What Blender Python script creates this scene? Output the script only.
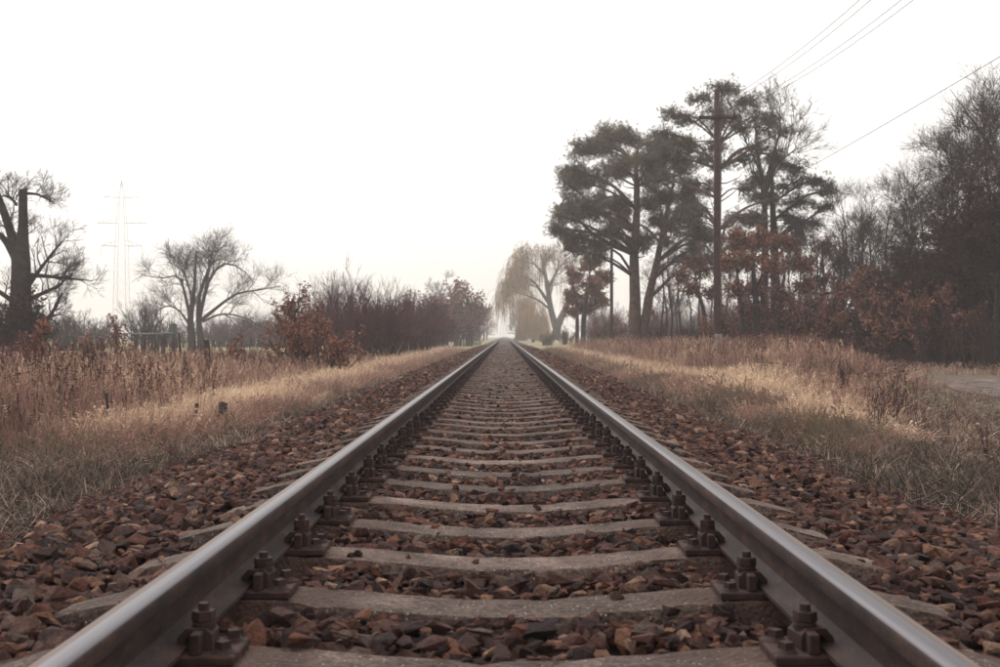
import bpy, bmesh, math
import numpy as np
from mathutils import Vector, Matrix

scene = bpy.context.scene
for o in list(bpy.data.objects):
    bpy.data.objects.remove(o)
col = scene.collection
R = math.radians
rng = np.random.default_rng(7)

# ------------------------------------------------------------------ camera
RAIL_TOP = 0.50            # grass level is z = 0
CZ = RAIL_TOP + 0.535      # camera height
FPX = 1130.0               # focal length in pixels of the 1000 px wide photograph
VX, VY = 504.5, 336.0      # vanishing point of the track
cam_d = bpy.data.cameras.new("camera")
cam_d.sensor_width = 36.0
cam_d.lens = 36.0 * FPX / 1000.0
cam_d.clip_start = 0.05
cam_d.clip_end = 6000.0
cam_d.dof.use_dof = True
cam_d.dof.focus_distance = 6.5
cam_d.dof.aperture_fstop = 6.3
cam = bpy.data.objects.new("camera", cam_d)
col.objects.link(cam)
cam.location = (0, 0, CZ)
cam.rotation_euler = (R(90) + math.atan((VY - 333.5) / FPX), 0, math.atan((VX - 500.0) / FPX))
scene.camera = cam

# ------------------------------------------------------------------ sky, sun, exposure
SUN_EL, SUN_AZ = 48.0, -28.0     # azimuth from +Y (ahead), negative = to the left
world = bpy.data.worlds.new("World")
scene.world = world
world.use_nodes = True
wn, wl = world.node_tree.nodes, world.node_tree.links
wn.clear()
wout = wn.new("ShaderNodeOutputWorld")
sky = wn.new("ShaderNodeTexSky")
sky.sky_type = 'NISHITA'
sky.sun_disc = False
sky.sun_elevation = R(SUN_EL)
sky.sun_rotation = R(SUN_AZ)
sky.dust_density = 6.0
sky.air_density = 1.0
hsv = wn.new("ShaderNodeHueSaturation")
hsv.inputs['Saturation'].default_value = 0.12
bg1 = wn.new("ShaderNodeBackground")
bg1.inputs['Strength'].default_value = 0.05
bg2 = wn.new("ShaderNodeBackground")          # the closed cloud layer
bg2.inputs['Color'].default_value = (1.0, 0.955, 0.925, 1)
bg2.inputs['Strength'].default_value = 0.80
add = wn.new("ShaderNodeAddShader")
wl.new(sky.outputs['Color'], hsv.inputs['Color'])
wl.new(hsv.outputs['Color'], bg1.inputs['Color'])
wl.new(bg1.outputs['Background'], add.inputs[0])
wl.new(bg2.outputs['Background'], add.inputs[1])
wl.new(add.outputs['Shader'], wout.inputs['Surface'])

sun_d = bpy.data.lights.new("sun", 'SUN')
sun_d.energy = 0.7
sun_d.angle = R(18)
sun_d.color = (1.0, 0.95, 0.88)
sun = bpy.data.objects.new("sun", sun_d)
col.objects.link(sun)
sdir = Vector((math.sin(R(SUN_AZ)) * math.cos(R(SUN_EL)), math.cos(R(SUN_AZ)) * math.cos(R(SUN_EL)), math.sin(R(SUN_EL))))
sun.rotation_euler = sdir.to_track_quat('Z', 'Y').to_euler()
sun.location = (0, 0, 60)

vs = scene.view_settings
vs.view_transform = 'Standard'
vs.look = 'None'
vs.exposure = 0.30
vs.gamma = 1.0
vs.use_curve_mapping = False
scene.render.engine = 'CYCLES'
cy = scene.cycles
cy.use_denoising = True
cy.max_bounces = 6
cy.diffuse_bounces = 3
cy.glossy_bounces = 2
cy.transmission_bounces = 1
cy.volume_bounces = 3
cy.transparent_max_bounces = 4

# ------------------------------------------------------------------ helpers: materials
def mat(name, build, rough=0.85):
    m = bpy.data.materials.new(name)
    m.use_nodes = True
    nt = m.node_tree
    b = nt.nodes["Principled BSDF"]
    b.inputs['Roughness'].default_value = rough
    b.inputs['Specular IOR Level'].default_value = 0.25
    build(nt, b)
    return m

def N(nt, t, **kw):
    n = nt.nodes.new(t)
    for k, v in kw.items():
        if k.startswith('i_'):
            n.inputs[k[2:].replace('_', ' ')].default_value = v
        else:
            setattr(n, k, v)
    return n

def ramp(nt, fac, stops, interp='LINEAR'):
    r = nt.nodes.new("ShaderNodeValToRGB")
    r.color_ramp.interpolation = interp
    el = r.color_ramp.elements
    while len(el) < len(stops):
        el.new(0.5)
    for e, (p, c) in zip(el, stops):
        e.position = p
        e.color = (c[0], c[1], c[2], 1)
    if fac is not None:
        nt.links.new(fac, r.inputs['Fac'])
    return r.outputs['Color']

def noise(nt, scale, detail=4, coord='Object', rough=0.6, vec=None):
    n = nt.nodes.new("ShaderNodeTexNoise")
    n.inputs['Scale'].default_value = scale
    n.inputs['Detail'].default_value = detail
    n.inputs['Roughness'].default_value = rough
    if vec is None:
        tc = nt.nodes.new("ShaderNodeTexCoord")
        vec = tc.outputs[coord]
    nt.links.new(vec, n.inputs['Vector'])
    return n.outputs['Fac']

def mix(nt, fac, a, b, blend='MIX'):
    m = nt.nodes.new("ShaderNodeMix")
    m.data_type = 'RGBA'
    m.blend_type = blend
    for sock, v in ((m.inputs[0], fac), (m.inputs[6], a), (m.inputs[7], b)):
        if hasattr(v, 'is_output'):
            nt.links.new(v, sock)
        elif isinstance(v, (int, float)):
            sock.default_value = v
        else:
            sock.default_value = (v[0], v[1], v[2], 1)
    return m.outputs[2]

def math_n(nt, op, a, b=None, clamp=False):
    m = nt.nodes.new("ShaderNodeMath")
    m.operation = op
    m.use_clamp = clamp
    for s, v in ((m.inputs[0], a), (m.inputs[1], b)):
        if v is None:
            continue
        if hasattr(v, 'is_output'):
            nt.links.new(v, s)
        else:
            s.default_value = v
    return m.outputs[0]

def attr(nt, name, typ='GEOMETRY'):
    a = nt.nodes.new("ShaderNodeAttribute")
    a.attribute_name = name
    a.attribute_type = typ
    return a.outputs['Fac']

def bump(nt, b, h, strength=0.5, dist=0.01):
    n = nt.nodes.new("ShaderNodeBump")
    n.inputs['Strength'].default_value = strength
    n.inputs['Distance'].default_value = dist
    nt.links.new(h, n.inputs['Height'])
    nt.links.new(n.outputs['Normal'], b.inputs['Normal'])

def set_col(nt, b, c):
    if hasattr(c, 'is_output'):
        nt.links.new(c, b.inputs['Base Color'])
    else:
        b.inputs['Base Color'].default_value = (c[0], c[1], c[2], 1)

STONE_STOPS = [(0.0, (.026, .017, .018)), (.14, (.050, .027, .025)), (.28, (.105, .046, .036)), (.42, (.070, .040, .036)), (.54, (.150, .064, .046)),
               (.66, (.084, .058, .053)), (.76, (.205, .090, .058)), (.86, (.120, .090, .080)), (.94, (.255, .135, .088)), (1.0, (.38, .26, .19))]
def b_stone(nt, b):
    oi = nt.nodes.new("ShaderNodeObjectInfo")
    s = math_n(nt, 'FRACT', math_n(nt, 'ADD', attr(nt, 'rnd'), oi.outputs['Random']))
    c = ramp(nt, s, STONE_STOPS)
    g = nt.nodes.new("ShaderNodeNewGeometry")
    n1 = noise(nt, 26, 6, vec=g.outputs['Position'])
    n3 = noise(nt, 75, 7, rough=.75, vec=g.outputs['Position'])
    c = mix(nt, .8, c, ramp(nt, n1, [(.3, (.45, .42, .43)), (.7, (1.5, 1.42, 1.36))]), 'MULTIPLY')
    c = mix(nt, .85, c, ramp(nt, n3, [(.35, (.42, .40, .40)), (.65, (1.35, 1.30, 1.26))]), 'MULTIPLY')
    set_col(nt, b, c)
    bump(nt, b, n3, 1.0, .018)
M_stone = mat("ballast_stone", b_stone, .9)

def b_bed(nt, b):
    n1 = noise(nt, 14, 6)
    c = ramp(nt, n1, [(.3, (.018, .012, .012)), (.55, (.045, .026, .022)), (.75, (.09, .052, .042))])
    set_col(nt, b, c)
    bump(nt, b, noise(nt, 18, 6), 1.0, .05)
M_bed = mat("ballast_fines", b_bed, .95)

def b_ground(nt, b):
    n1 = noise(nt, .35, 6)
    n2 = noise(nt, 9, 6)
    n3 = noise(nt, .09, 3)
    dry = ramp(nt, n2, [(.3, (.060, .044, .038)), (.5, (.120, .086, .068)), (.72, (.23, .165, .120))])
    green = ramp(nt, n2, [(.3, (.05, .048, .028)), (.7, (.19, .17, .085))])
    c = mix(nt, ramp(nt, n1, [(.50, (0, 0, 0)), (.66, (1, 1, 1))]), dry, green)
    # the far meadow is greener
    tc = nt.nodes.new("ShaderNodeTexCoord")
    sx = nt.nodes.new("ShaderNodeSeparateXYZ")
    nt.links.new(tc.outputs['Object'], sx.inputs[0])
    far = nt.nodes.new("ShaderNodeMapRange")
    far.inputs['From Min'].default_value = 48
    far.inputs['From Max'].default_value = 62
    nt.links.new(sx.outputs['Y'], far.inputs['Value'])
    mead = ramp(nt, n3, [(.35, (.20, .175, .085)), (.65, (.29, .24, .12))])
    c = mix(nt, far.outputs[0], c, mead)
    set_col(nt, b, c)
    bump(nt, b, n2, 1.0, .04)
M_ground = mat("meadow_ground", b_ground, .95)

def b_path(nt, b):
    n1 = noise(nt, 2.2, 6)
    n2 = noise(nt, 14, 5)
    c = ramp(nt, n1, [(.38, (.055, .040, .034)), (.5, (.120, .088, .080)), (.62, (.22, .170, .155))])
    c = mix(nt, .5, c, ramp(nt, n2, [(.3, (.6, .55, .52)), (.7, (1.25, 1.2, 1.2))]), 'MULTIPLY')
    set_col(nt, b, c)
    bump(nt, b, n1, 1.0, .12)
M_path = mat("sandy_path", b_path, .9)

def b_concrete(nt, b):
    tc = nt.nodes.new("ShaderNodeTexCoord")
    oi = nt.nodes.new("ShaderNodeObjectInfo")
    va = nt.nodes.new("ShaderNodeVectorMath")
    va.operation = 'ADD'
    cx = nt.nodes.new("ShaderNodeCombineXYZ")
    nt.links.new(math_n(nt, 'MULTIPLY', oi.outputs['Random'], 40.0), cx.inputs['Y'])
    nt.links.new(tc.outputs['Object'], va.inputs[0])
    nt.links.new(cx.outputs[0], va.inputs[1])
    v = va.outputs[0]
    n1 = noise(nt, 5, 6, vec=v)
    n2 = noise(nt, 55, 5, vec=v)
    c = ramp(nt, n1, [(.3, (.060, .040, .035)), (.5, (.130, .094, .080)), (.72, (.235, .180, .152))])
    c = mix(nt, .8, c, ramp(nt, n2, [(.32, (.38, .35, .34)), (.68, (1.5, 1.45, 1.42))]), 'MULTIPLY')
    vr = nt.nodes.new("ShaderNodeMapRange")
    vr.inputs['To Min'].default_value = .68
    vr.inputs['To Max'].default_value = 1.22
    nt.links.new(oi.outputs['Random'], vr.inputs['Value'])
    vm = nt.nodes.new("ShaderNodeVectorMath")
    vm.operation = 'SCALE'
    nt.links.new(c, vm.inputs[0])
    nt.links.new(vr.outputs[0], vm.inputs['Scale'])
    c = vm.outputs[0]
    vo = nt.nodes.new("ShaderNodeTexVoronoi")
    vo.inputs['Scale'].default_value = 70
    nt.links.new(v, vo.inputs['Vector'])
    sp = ramp(nt, vo.outputs['Distance'], [(.10, (1, 1, 1)), (.26, (0, 0, 0))])
    hv = nt.nodes.new("ShaderNodeSeparateColor")
    nt.links.new(vo.outputs['Color'], hv.inputs[0])
    pick = math_n(nt, 'GREATER_THAN', hv.outputs[0], .72)
    c = mix(nt, math_n(nt, 'MULTIPLY', math_n(nt, 'MULTIPLY', sp, pick), .8), c, (.60, .55, .51))
    pick2 = math_n(nt, 'LESS_THAN', hv.outputs[0], .25)
    c = mix(nt, math_n(nt, 'MULTIPLY', math_n(nt, 'MULTIPLY', sp, pick2), .7), c, (.05, .04, .037))
    # brake dust and rust washed off the rails
    sx = nt.nodes.new("ShaderNodeSeparateXYZ")
    nt.links.new(tc.outputs['Object'], sx.inputs[0])
    d = math_n(nt, 'ABSOLUTE', math_n(nt, 'SUBTRACT', math_n(nt, 'ABSOLUTE', sx.outputs[0]), .73))
    d = math_n(nt, 'ADD', d, math_n(nt, 'MULTIPLY', math_n(nt, 'SUBTRACT', n1, .5), .5))
    mr = nt.nodes.new("ShaderNodeMapRange")
    mr.inputs['From Min'].default_value = .40
    mr.inputs['From Max'].default_value = .10
    mr.inputs['To Max'].default_value = .8
    nt.links.new(d, mr.inputs['Value'])
    c = mix(nt, mr.outputs[0], c, (.085, .048, .038))
    set_col(nt, b, c)
    hh = math_n(nt, 'ADD', n2, math_n(nt, 'MULTIPLY', vo.outputs['Distance'], .6))
    bump(nt, b, hh, 1.0, .014)
M_conc = mat("weathered_concrete", b_concrete, .9)

def b_rust(nt, b):
    n1 = noise(nt, 9, 6)
    n2 = noise(nt, 80, 4)
    c = ramp(nt, n1, [(.3, (.018, .013, .013)), (.55, (.036, .022, .020)), (.78, (.080, .040, .030))])
    c = mix(nt, .7, c, ramp(nt, n2, [(.3, (.5, .5, .5)), (.7, (1.5, 1.35, 1.25))]), 'MULTIPLY')
    oi = nt.nodes.new("ShaderNodeObjectInfo")
    c = mix(nt, math_n(nt, 'MULTIPLY', oi.outputs['Random'], .4), c, (.062, .030, .024))
    set_col(nt, b, c)
    bump(nt, b, n2, .5, .003)
M_rust = mat("rusty_steel", b_rust, .8)

def b_web(nt, b):
    tc = nt.nodes.new("ShaderNodeTexCoord")
    mp = nt.nodes.new("ShaderNodeMapping")
    mp.inputs['Scale'].default_value = (1, .35, 1)
    nt.links.new(tc.outputs['Object'], mp.inputs['Vector'])
    n1 = noise(nt, 16, 6, vec=mp.outputs[0])
    n2 = noise(nt, 90, 4)
    c = ramp(nt, n1, [(.34, (.019, .0125, .013)), (.52, (.038, .0235, .0225)), (.70, (.082, .040, .030))])
    c = mix(nt, .7, c, ramp(nt, n2, [(.3, (.55, .55, .56)), (.7, (1.5, 1.4, 1.3))]), 'MULTIPLY')
    set_col(nt, b, c)
    bump(nt, b, n2, .35, .002)
M_web = mat("rail_rust", b_web, .75)

def b_polish(nt, b):
    tc = nt.nodes.new("ShaderNodeTexCoord")
    mp = nt.nodes.new("ShaderNodeMapping")
    mp.inputs['Scale'].default_value = (60, .5, 1)
    nt.links.new(tc.outputs['Object'], mp.inputs['Vector'])
    n1 = noise(nt, 1.6, 5, vec=mp.outputs[0])
    n2 = noise(nt, 1.2, 5)
    sx = nt.nodes.new("ShaderNodeSeparateXYZ")
    nt.links.new(tc.outputs['Object'], sx.inputs[0])
    # local x runs from the gauge side (-) to the field side (+)
    x = math_n(nt, 'ADD', sx.outputs[0], math_n(nt, 'MULTIPLY', math_n(nt, 'SUBTRACT', n2, .5), .006))
    f = nt.nodes.new("ShaderNodeMapRange")
    f.inputs['From Min'].default_value = .002
    f.inputs['From Max'].default_value = .010
    nt.links.new(x, f.inputs['Value'])
    shiny = ramp(nt, n1, [(.3, (.070, .064, .073)), (.7, (.140, .131, .147))])
    dull = ramp(nt, n1, [(.3, (.11, .080, .068)), (.7, (.23, .185, .165))])
    c = mix(nt, f.outputs[0], shiny, dull)
    line = nt.nodes.new("ShaderNodeMapRange")
    line.inputs['From Min'].default_value = .0035
    line.inputs['From Max'].default_value = .0
    nt.links.new(math_n(nt, 'ABSOLUTE', math_n(nt, 'SUBTRACT', x, .007)), line.inputs['Value'])
    c = mix(nt, math_n(nt, 'MULTIPLY', line.outputs[0], .65), c, (.10, .07, .06))
    set_col(nt, b, c)
    mm = nt.nodes.new("ShaderNodeMapRange")
    mm.inputs['To Min'].default_value = .85
    mm.inputs['To Max'].default_value = .12
    nt.links.new(f.outputs[0], mm.inputs['Value'])
    nt.links.new(mm.outputs[0], b.inputs['Metallic'])
    rr = nt.nodes.new("ShaderNodeMapRange")
    rr.inputs['To Min'].default_value = .36
    rr.inputs['To Max'].default_value = .72
    nt.links.new(f.outputs[0], rr.inputs['Value'])
    nt.links.new(rr.outputs[0], b.inputs['Roughness'])
    bump(nt, b, n1, .08, .002)
M_polish = mat("polished_rail_head", b_polish, .35)

def plain_noise(c0, c1, scale=6, bm=.4, dist=.02, rough=.9, coord='Object'):
    def f(nt, b):
        n1 = noise(nt, scale, 6, coord)
        set_col(nt, b, ramp(nt, n1, [(.3, c0), (.7, c1)]))
        if bm:
            bump(nt, b, n1, bm, dist)
    return f
M_bark = mat("dark_bark", plain_noise((.028, .021, .021), (.068, .052, .050), 7, .8, .04))
M_bark_grey = mat("grey_bark", plain_noise((.055, .045, .043), (.15, .125, .115), 6, .8, .04))
M_bark_pine = mat("pine_bark", plain_noise((.075, .045, .040), (.19, .115, .090), 5, .8, .05))
M_twig = mat("bare_twig", plain_noise((.034, .021, .023), (.068, .044, .045), 3, 0))
M_twig_purple = mat("purple_twig", plain_noise((.070, .028, .036), (.150, .062, .068), 2, 0))
M_twig_warm = mat("warm_twig", plain_noise((.12, .085, .062), (.21, .15, .11), 3, 0))
M_twig_pale = mat("pale_twig", plain_noise((.20, .15, .12), (.34, .27, .22), 5, 0))
M_pole = mat("creosoted_timber", plain_noise((.042, .027, .025), (.088, .054, .047), 8, .4, .01))
M_conc_plain = mat("stub_concrete", plain_noise((.16, .135, .125), (.28, .245, .23), 9, .4, .01))
M_green_post = mat("mossy_post", plain_noise((.050, .062, .052), (.11, .12, .10), 14, .4, .01))
M_pipe = mat("galvanised_pipe", plain_noise((.14, .17, .16), (.26, .29, .275), 5, 0, rough=.5))
M_steel = mat("galvanised_steel", plain_noise((.30, .30, .30), (.40, .40, .40), 2, 0, rough=.6))
M_wire = mat("wire_metal", plain_noise((.05, .045, .048), (.09, .085, .088), 2, 0, rough=.7))
M_white = mat("white_paint", plain_noise((.62, .60, .58), (.80, .79, .77), 10, .2, .005, rough=.7))
M_porcelain = mat("insulator_porcelain", plain_noise((.30, .28, .27), (.45, .43, .42), 4, 0, rough=.3))

def leaf_mat(name, stops, transl=.25):
    def f(nt, b):
        c = ramp(nt, attr(nt, 'rnd'), stops)
        set_col(nt, b, c)
        out = nt.nodes["Material Output"]
        t = nt.nodes.new("ShaderNodeBsdfTranslucent")
        nt.links.new(c, t.inputs['Color'])
        ms = nt.nodes.new("ShaderNodeMixShader")
        ms.inputs[0].default_value = transl
        nt.links.new(b.outputs[0], ms.inputs[1])
        nt.links.new(t.outputs[0], ms.inputs[2])
        nt.links.new(ms.outputs[0], out.inputs['Surface'])
    return mat(name, f, .8)
M_oakleaf = leaf_mat("dead_oak_leaf", [(0, (.080, .034, .028)), (.4, (.195, .080, .058)), (.75, (.33, .150, .105)), (1, (.50, .30, .215))])
M_darkleaf = leaf_mat("dark_dead_leaf", [(0, (.024, .013, .015)), (.5, (.048, .023, .025)), (.85, (.090, .038, .034)), (1, (.15, .062, .050))])
M_plumleaf = leaf_mat("plum_brown_leaf", [(0, (.060, .028, .031)), (.5, (.125, .052, .050)), (1, (.22, .098, .080))])
M_needle = leaf_mat("pine_needle", [(0, (.072, .068, .049)), (.5, (.165, .148, .104)), (.85, (.26, .21, .15)), (1, (.34, .235, .17))], .3)
M_needle_dark = leaf_mat("dark_pine_needle", [(0, (.022, .027, .028)), (.6, (.038, .044, .042)), (1, (.062, .066, .058))], .12)
M_willow = leaf_mat("willow_strand", [(0, (.36, .215, .10)), (.5, (.50, .32, .165)), (1, (.62, .43, .25))], .3)

def grass_mat(name, stops, transl=.3, var=.5):
    def f(nt, b):
        t = attr(nt, 'tint', 'INSTANCER')
        r_ = attr(nt, 'rnd')
        s = math_n(nt, 'ADD', t, math_n(nt, 'MULTIPLY', math_n(nt, 'SUBTRACT', r_, .5), var), True)
        c = ramp(nt, s, stops)
        set_col(nt, b, c)
        out = nt.nodes["Material Output"]
        tr = nt.nodes.new("ShaderNodeBsdfTranslucent")
        nt.links.new(c, tr.inputs['Color'])
        ms = nt.nodes.new("ShaderNodeMixShader")
        ms.inputs[0].default_value = transl
        nt.links.new(b.outputs[0], ms.inputs[1])
        nt.links.new(tr.outputs[0], ms.inputs[2])
        nt.links.new(ms.outputs[0], out.inputs['Surface'])
    return mat(name, f, .8)
# tint: 0 green-grey .. 0.35 grey-brown .. 0.6 reddish straw .. 1 pale gold
M_grass = grass_mat("dry_grass", [(0, (.095, .092, .046)), (.14, (.20, .170, .095)), (.30, (.175, .125, .110)), (.48, (.295, .152, .125)),
                                  (.66, (.44, .285, .220)), (.84, (.72, .525, .365)), (1, (.84, .68, .50))])

M_grass_mat = grass_mat("matted_grass", [(0, (.045, .036, .026)), (.14, (.070, .058, .039)), (.30, (.118, .085, .074)), (.48, (.205, .138, .112)), (.66, (.36, .265, .205)), (1, (.64, .51, .40))], .2, .95)

# ------------------------------------------------------------------ helpers: meshes
def mesh(name, V, Fs, mats, rnd=None, smooth=False, midx=None):
    """V (n,3); Fs one array or a list of arrays (m,3)/(m,4)"""
    if isinstance(Fs, np.ndarray):
        Fs = [Fs]
    Fs = [np.asarray(f, dtype=np.int32) for f in Fs if len(f)]
    me = bpy.data.meshes.new(name)
    V = np.asarray(V, dtype=np.float32)
    me.vertices.add(len(V))
    me.vertices.foreach_set("co", V.ravel())
    loops = np.concatenate([f.ravel() for f in Fs])
    sizes = np.concatenate([np.full(len(f), f.shape[1], np.int32) for f in Fs])
    me.loops.add(len(loops))
    me.loops.foreach_set("vertex_index", loops)
    me.polygons.add(len(sizes))
    starts = np.concatenate([[0], np.cumsum(sizes)[:-1]]).astype(np.int32)
    me.polygons.foreach_set("loop_start", starts)
    me.polygons.foreach_set("loop_total", sizes)
    if midx is not None:
        me.polygons.foreach_set("material_index", np.asarray(midx, np.int32))
    if rnd is not None:
        a = me.attributes.new("rnd", 'FLOAT', 'POINT')
        a.data.foreach_set("value", np.asarray(rnd, np.float32))
    for m in (mats if isinstance(mats, (list, tuple)) else [mats]):
        me.materials.append(m)
    me.update(calc_edges=True)
    me.polygons.foreach_set("use_smooth", np.full(len(sizes), bool(smooth)))
    return me

class MB:
    def __init__(s):
        s.V, s.Q, s.T, s.A, s.n = [], [], [], [], 0
    def add(s, V, F, a=None):
        V = np.asarray(V, float).reshape(-1, 3)
        F = np.asarray(F, int)
        if len(V) == 0 or len(F) == 0:
            return s
        (s.Q if F.shape[1] == 4 else s.T).append(F + s.n)
        s.V.append(V)
        s.A.append(np.zeros(len(V)) if a is None else np.broadcast_to(a, (len(V),)))
        s.n += len(V)
        return s
    def mesh(s, name, mats, smooth=False):
        Fs = []
        if s.Q: Fs.append(np.concatenate(s.Q))
        if s.T: Fs.append(np.concatenate(s.T))
        return mesh(name, np.concatenate(s.V), Fs, mats, np.concatenate(s.A), smooth)

def obj(name, me, parent=None, loc=(0, 0, 0), rot=(0, 0, 0), scale=(1, 1, 1)):
    o = bpy.data.objects.new(name, me)
    col.objects.link(o)
    o.parent = parent
    o.location = loc
    o.rotation_euler = rot
    o.scale = scale
    return o

def tag(o, label=None, cat=None, group=None, kind=None):
    for k, v in (("label", label), ("category", cat), ("group", group), ("kind", kind)):
        if v:
            o[k] = v
    return o

BOXF = np.array([[0, 3, 2, 1], [4, 5, 6, 7], [0, 1, 5, 4], [1, 2, 6, 5], [2, 3, 7, 6], [3, 0, 4, 7]])
def box(c, s, taper=1.0):
    x, y, z = np.array(s) / 2
    V = np.array([[-x, -y, -z], [x, -y, -z], [x, y, -z], [-x, y, -z], [-x * taper, -y * taper, z], [x * taper, -y * taper, z], [x * taper, y * taper, z], [-x * taper, y * taper, z]])
    return V + np.array(c), BOXF

def prism(c, r, h, n=6, r2=None, rot=0.0):
    a = np.arange(n) / n * 2 * np.pi + rot
    r2 = r if r2 is None else r2
    lo = np.stack([np.cos(a) * r, np.sin(a) * r, np.zeros(n)], 1)
    hi = np.stack([np.cos(a) * r2, np.sin(a) * r2, np.full(n, h)], 1)
    V = np.concatenate([lo, hi, [[0, 0, h]]]) + np.array(c)
    i = np.arange(n)
    j = (i + 1) % n
    return V, np.stack([i, j, j + n, i + n], 1), np.stack([i + n, j + n, np.full(n, 2 * n)], 1)

def add_prism(mb, *a, **k):
    V, q, t = prism(*a, **k)
    n0 = mb.n
    mb.add(V, q)
    mb.T.append(t + n0)

def norm(v):
    return v / np.maximum(np.linalg.norm(v, axis=-1, keepdims=True), 1e-9)

def tubes(P, Rr, sides):
    """P (B,n,3) polylines, Rr (B,n) radii -> V, quads"""
    B, n, _ = P.shape
    T = np.empty_like(P)
    T[:, 1:-1] = P[:, 2:] - P[:, :-2]
    T[:, 0] = P[:, 1] - P[:, 0]
    T[:, -1] = P[:, -1] - P[:, -2]
    T = norm(T)
    ref = np.zeros((B, 1, 3))
    mt = np.abs(T.mean(1))
    ref[np.arange(B), 0, np.argmin(mt, 1)] = 1
    U = norm(np.cross(T, np.broadcast_to(ref, P.shape)))
    W = np.cross(T, U)
    a = np.arange(sides) / sides * 2 * np.pi
    V = P[:, :, None, :] + Rr[:, :, None, None] * (np.cos(a)[None, None, :, None] * U[:, :, None, :] + np.sin(a)[None, None, :, None] * W[:, :, None, :])
    idx = np.arange(B * n * sides).reshape(B, n, sides)
    a0, a1 = idx[:, :-1], idx[:, 1:]
    F = np.stack([a0, np.roll(a0, -1, 2), np.roll(a1, -1, 2), a1], -1).reshape(-1, 4)
    return V.reshape(-1, 3), F

def poly(pts, n):
    """resample a list of points smoothly (Catmull-Rom) to n points"""
    p = np.array(pts, float)
    if len(p) == 2:
        t = np.linspace(0, 1, n)[:, None]
        return p[0] * (1 - t) + p[1] * t
    q = np.concatenate([[2 * p[0] - p[1]], p, [2 * p[-1] - p[-2]]])
    t = np.linspace(0, len(p) - 1 - 1e-6, n)
    i = t.astype(int)
    f = (t - i)[:, None]
    a, b, c, d = q[i], q[i + 1], q[i + 2], q[i + 3]
    return .5 * ((2 * b) + (-a + c) * f + (2 * a - 5 * b + 4 * c - d) * f ** 2 + (-a + 3 * b - 3 * c + d) * f ** 3)

def sprout(rg, P, Rr, k, t0, t1, ang, length, ratio, n, up=0.0, wig=.15, curve=0.0, tip=.25, lenvar=.35, tfall=.5, rmax=None, rmin=.003):
    """k children on every branch of P"""
    B, m, _ = P.shape
    idx = np.repeat(np.arange(B), k)
    M = len(idx)
    t = rg.uniform(t0, t1, M)
    s = t * (m - 1)
    i = np.minimum(s.astype(int), m - 2)
    f = (s - i)[:, None]
    p = P[idx, i] * (1 - f) + P[idx, i + 1] * f
    tan = norm(P[idx, i + 1] - P[idx, i])
    r = Rr[idx, i] * (1 - f[:, 0]) + Rr[idx, i + 1] * f[:, 0]
    v = rg.normal(size=(M, 3))
    perp = norm(v - (v * tan).sum(1, keepdims=True) * tan)
    a = R(ang) * (1 + rg.normal(0, .25, M))[:, None]
    d = norm(np.cos(a) * tan + np.sin(a) * perp + np.array([0, 0, up]))
    L = length * (1 + rg.uniform(-lenvar, lenvar, M)) * (1 - tfall * (t - t0) / max(t1 - t0, 1e-6))
    out = np.empty((M, n, 3))
    out[:, 0] = p
    for j in range(1, n):
        out[:, j] = out[:, j - 1] + d * (L / (n - 1))[:, None]
        d = norm(d + rg.normal(0, wig, (M, 3)) + np.array([0, 0, curve]))
    r0 = np.maximum(r * ratio, rmin)
    if rmax: r0 = np.minimum(r0, rmax)
    RR = r0[:, None] * np.linspace(1, tip, n)[None]
    return out, np.maximum(RR, rmin * .5)

def leaves(rg, pos, size, aspect=.6, flat=0.0):
    n = len(pos)
    a = norm(rg.normal(size=(n, 3)) * np.array([1, 1, 1 - flat]))
    b = rg.normal(size=(n, 3)) * np.array([1, 1, 1 - flat])
    b = norm(b - (b * a).sum(1, keepdims=True) * a)
    c = np.cross(a, b)
    s = (size * rg.uniform(.6, 1.35, n))[:, None]
    V = np.stack([pos - a * s * .5, pos + b * s * aspect * .5 + c * s * .13, pos + a * s * .5, pos - b * s * aspect * .5 + c * s * .13], 1)
    F = np.arange(n * 4).reshape(n, 4)
    return V.reshape(-1, 3), F, np.repeat(np.clip(rg.beta(2, 2.4, n), 0, 1), 4)

def tufts(rg, pos, d, k, length, width, spread=.9):
    n = len(pos)
    dd = norm(d[:, None, :] * .55 + rg.normal(0, spread, (n, k, 3)) * .6)
    w = norm(np.cross(dd, rg.normal(size=(n, k, 3))))
    L = length * rg.uniform(.6, 1.2, (n, k, 1))
    p = np.broadcast_to(pos[:, None, :], (n, k, 3))
    V = np.stack([p - w * width / 2, p + w * width / 2, p + dd * L], 2)
    F = np.arange(n * k * 3).reshape(-1, 3)
    base = np.clip(rg.beta(2, 2.6, (n, 1)) + rg.normal(0, .08, (n, k)), 0, 1)
    return V.reshape(-1, 3), F, np.repeat(base.ravel(), 3)

# ------------------------------------------------------------------ positions from the photograph
def WX(px, Y): return (px - VX) / FPX * Y
def WZ(py, Y): return CZ - (py - VY) / FPX * Y
def W3(px, py, Y, dy=0.0): return (WX(px, Y + dy), Y + dy, WZ(py, Y + dy))

def sstep(a, b, x):
    t = np.clip((np.asarray(x, float) - a) / (b - a), 0, 1)
    return t * t * (3 - 2 * t)

def wob(x, y, s=1.0, seed=0.0):
    x = np.asarray(x, float) / s + seed * 3.7
    y = np.asarray(y, float) / s - seed * 5.1
    return (np.sin(x * 1.3 + 1.7 * np.sin(y * .9)) + np.sin(y * 1.7 + 1.3 * np.sin(x * 1.1 + 2)) + .6 * np.sin(x * 2.9 + y * 2.3 + 1) + .5 * np.sin(3.7 * y - 2.1 * x)) / 3.1

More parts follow.
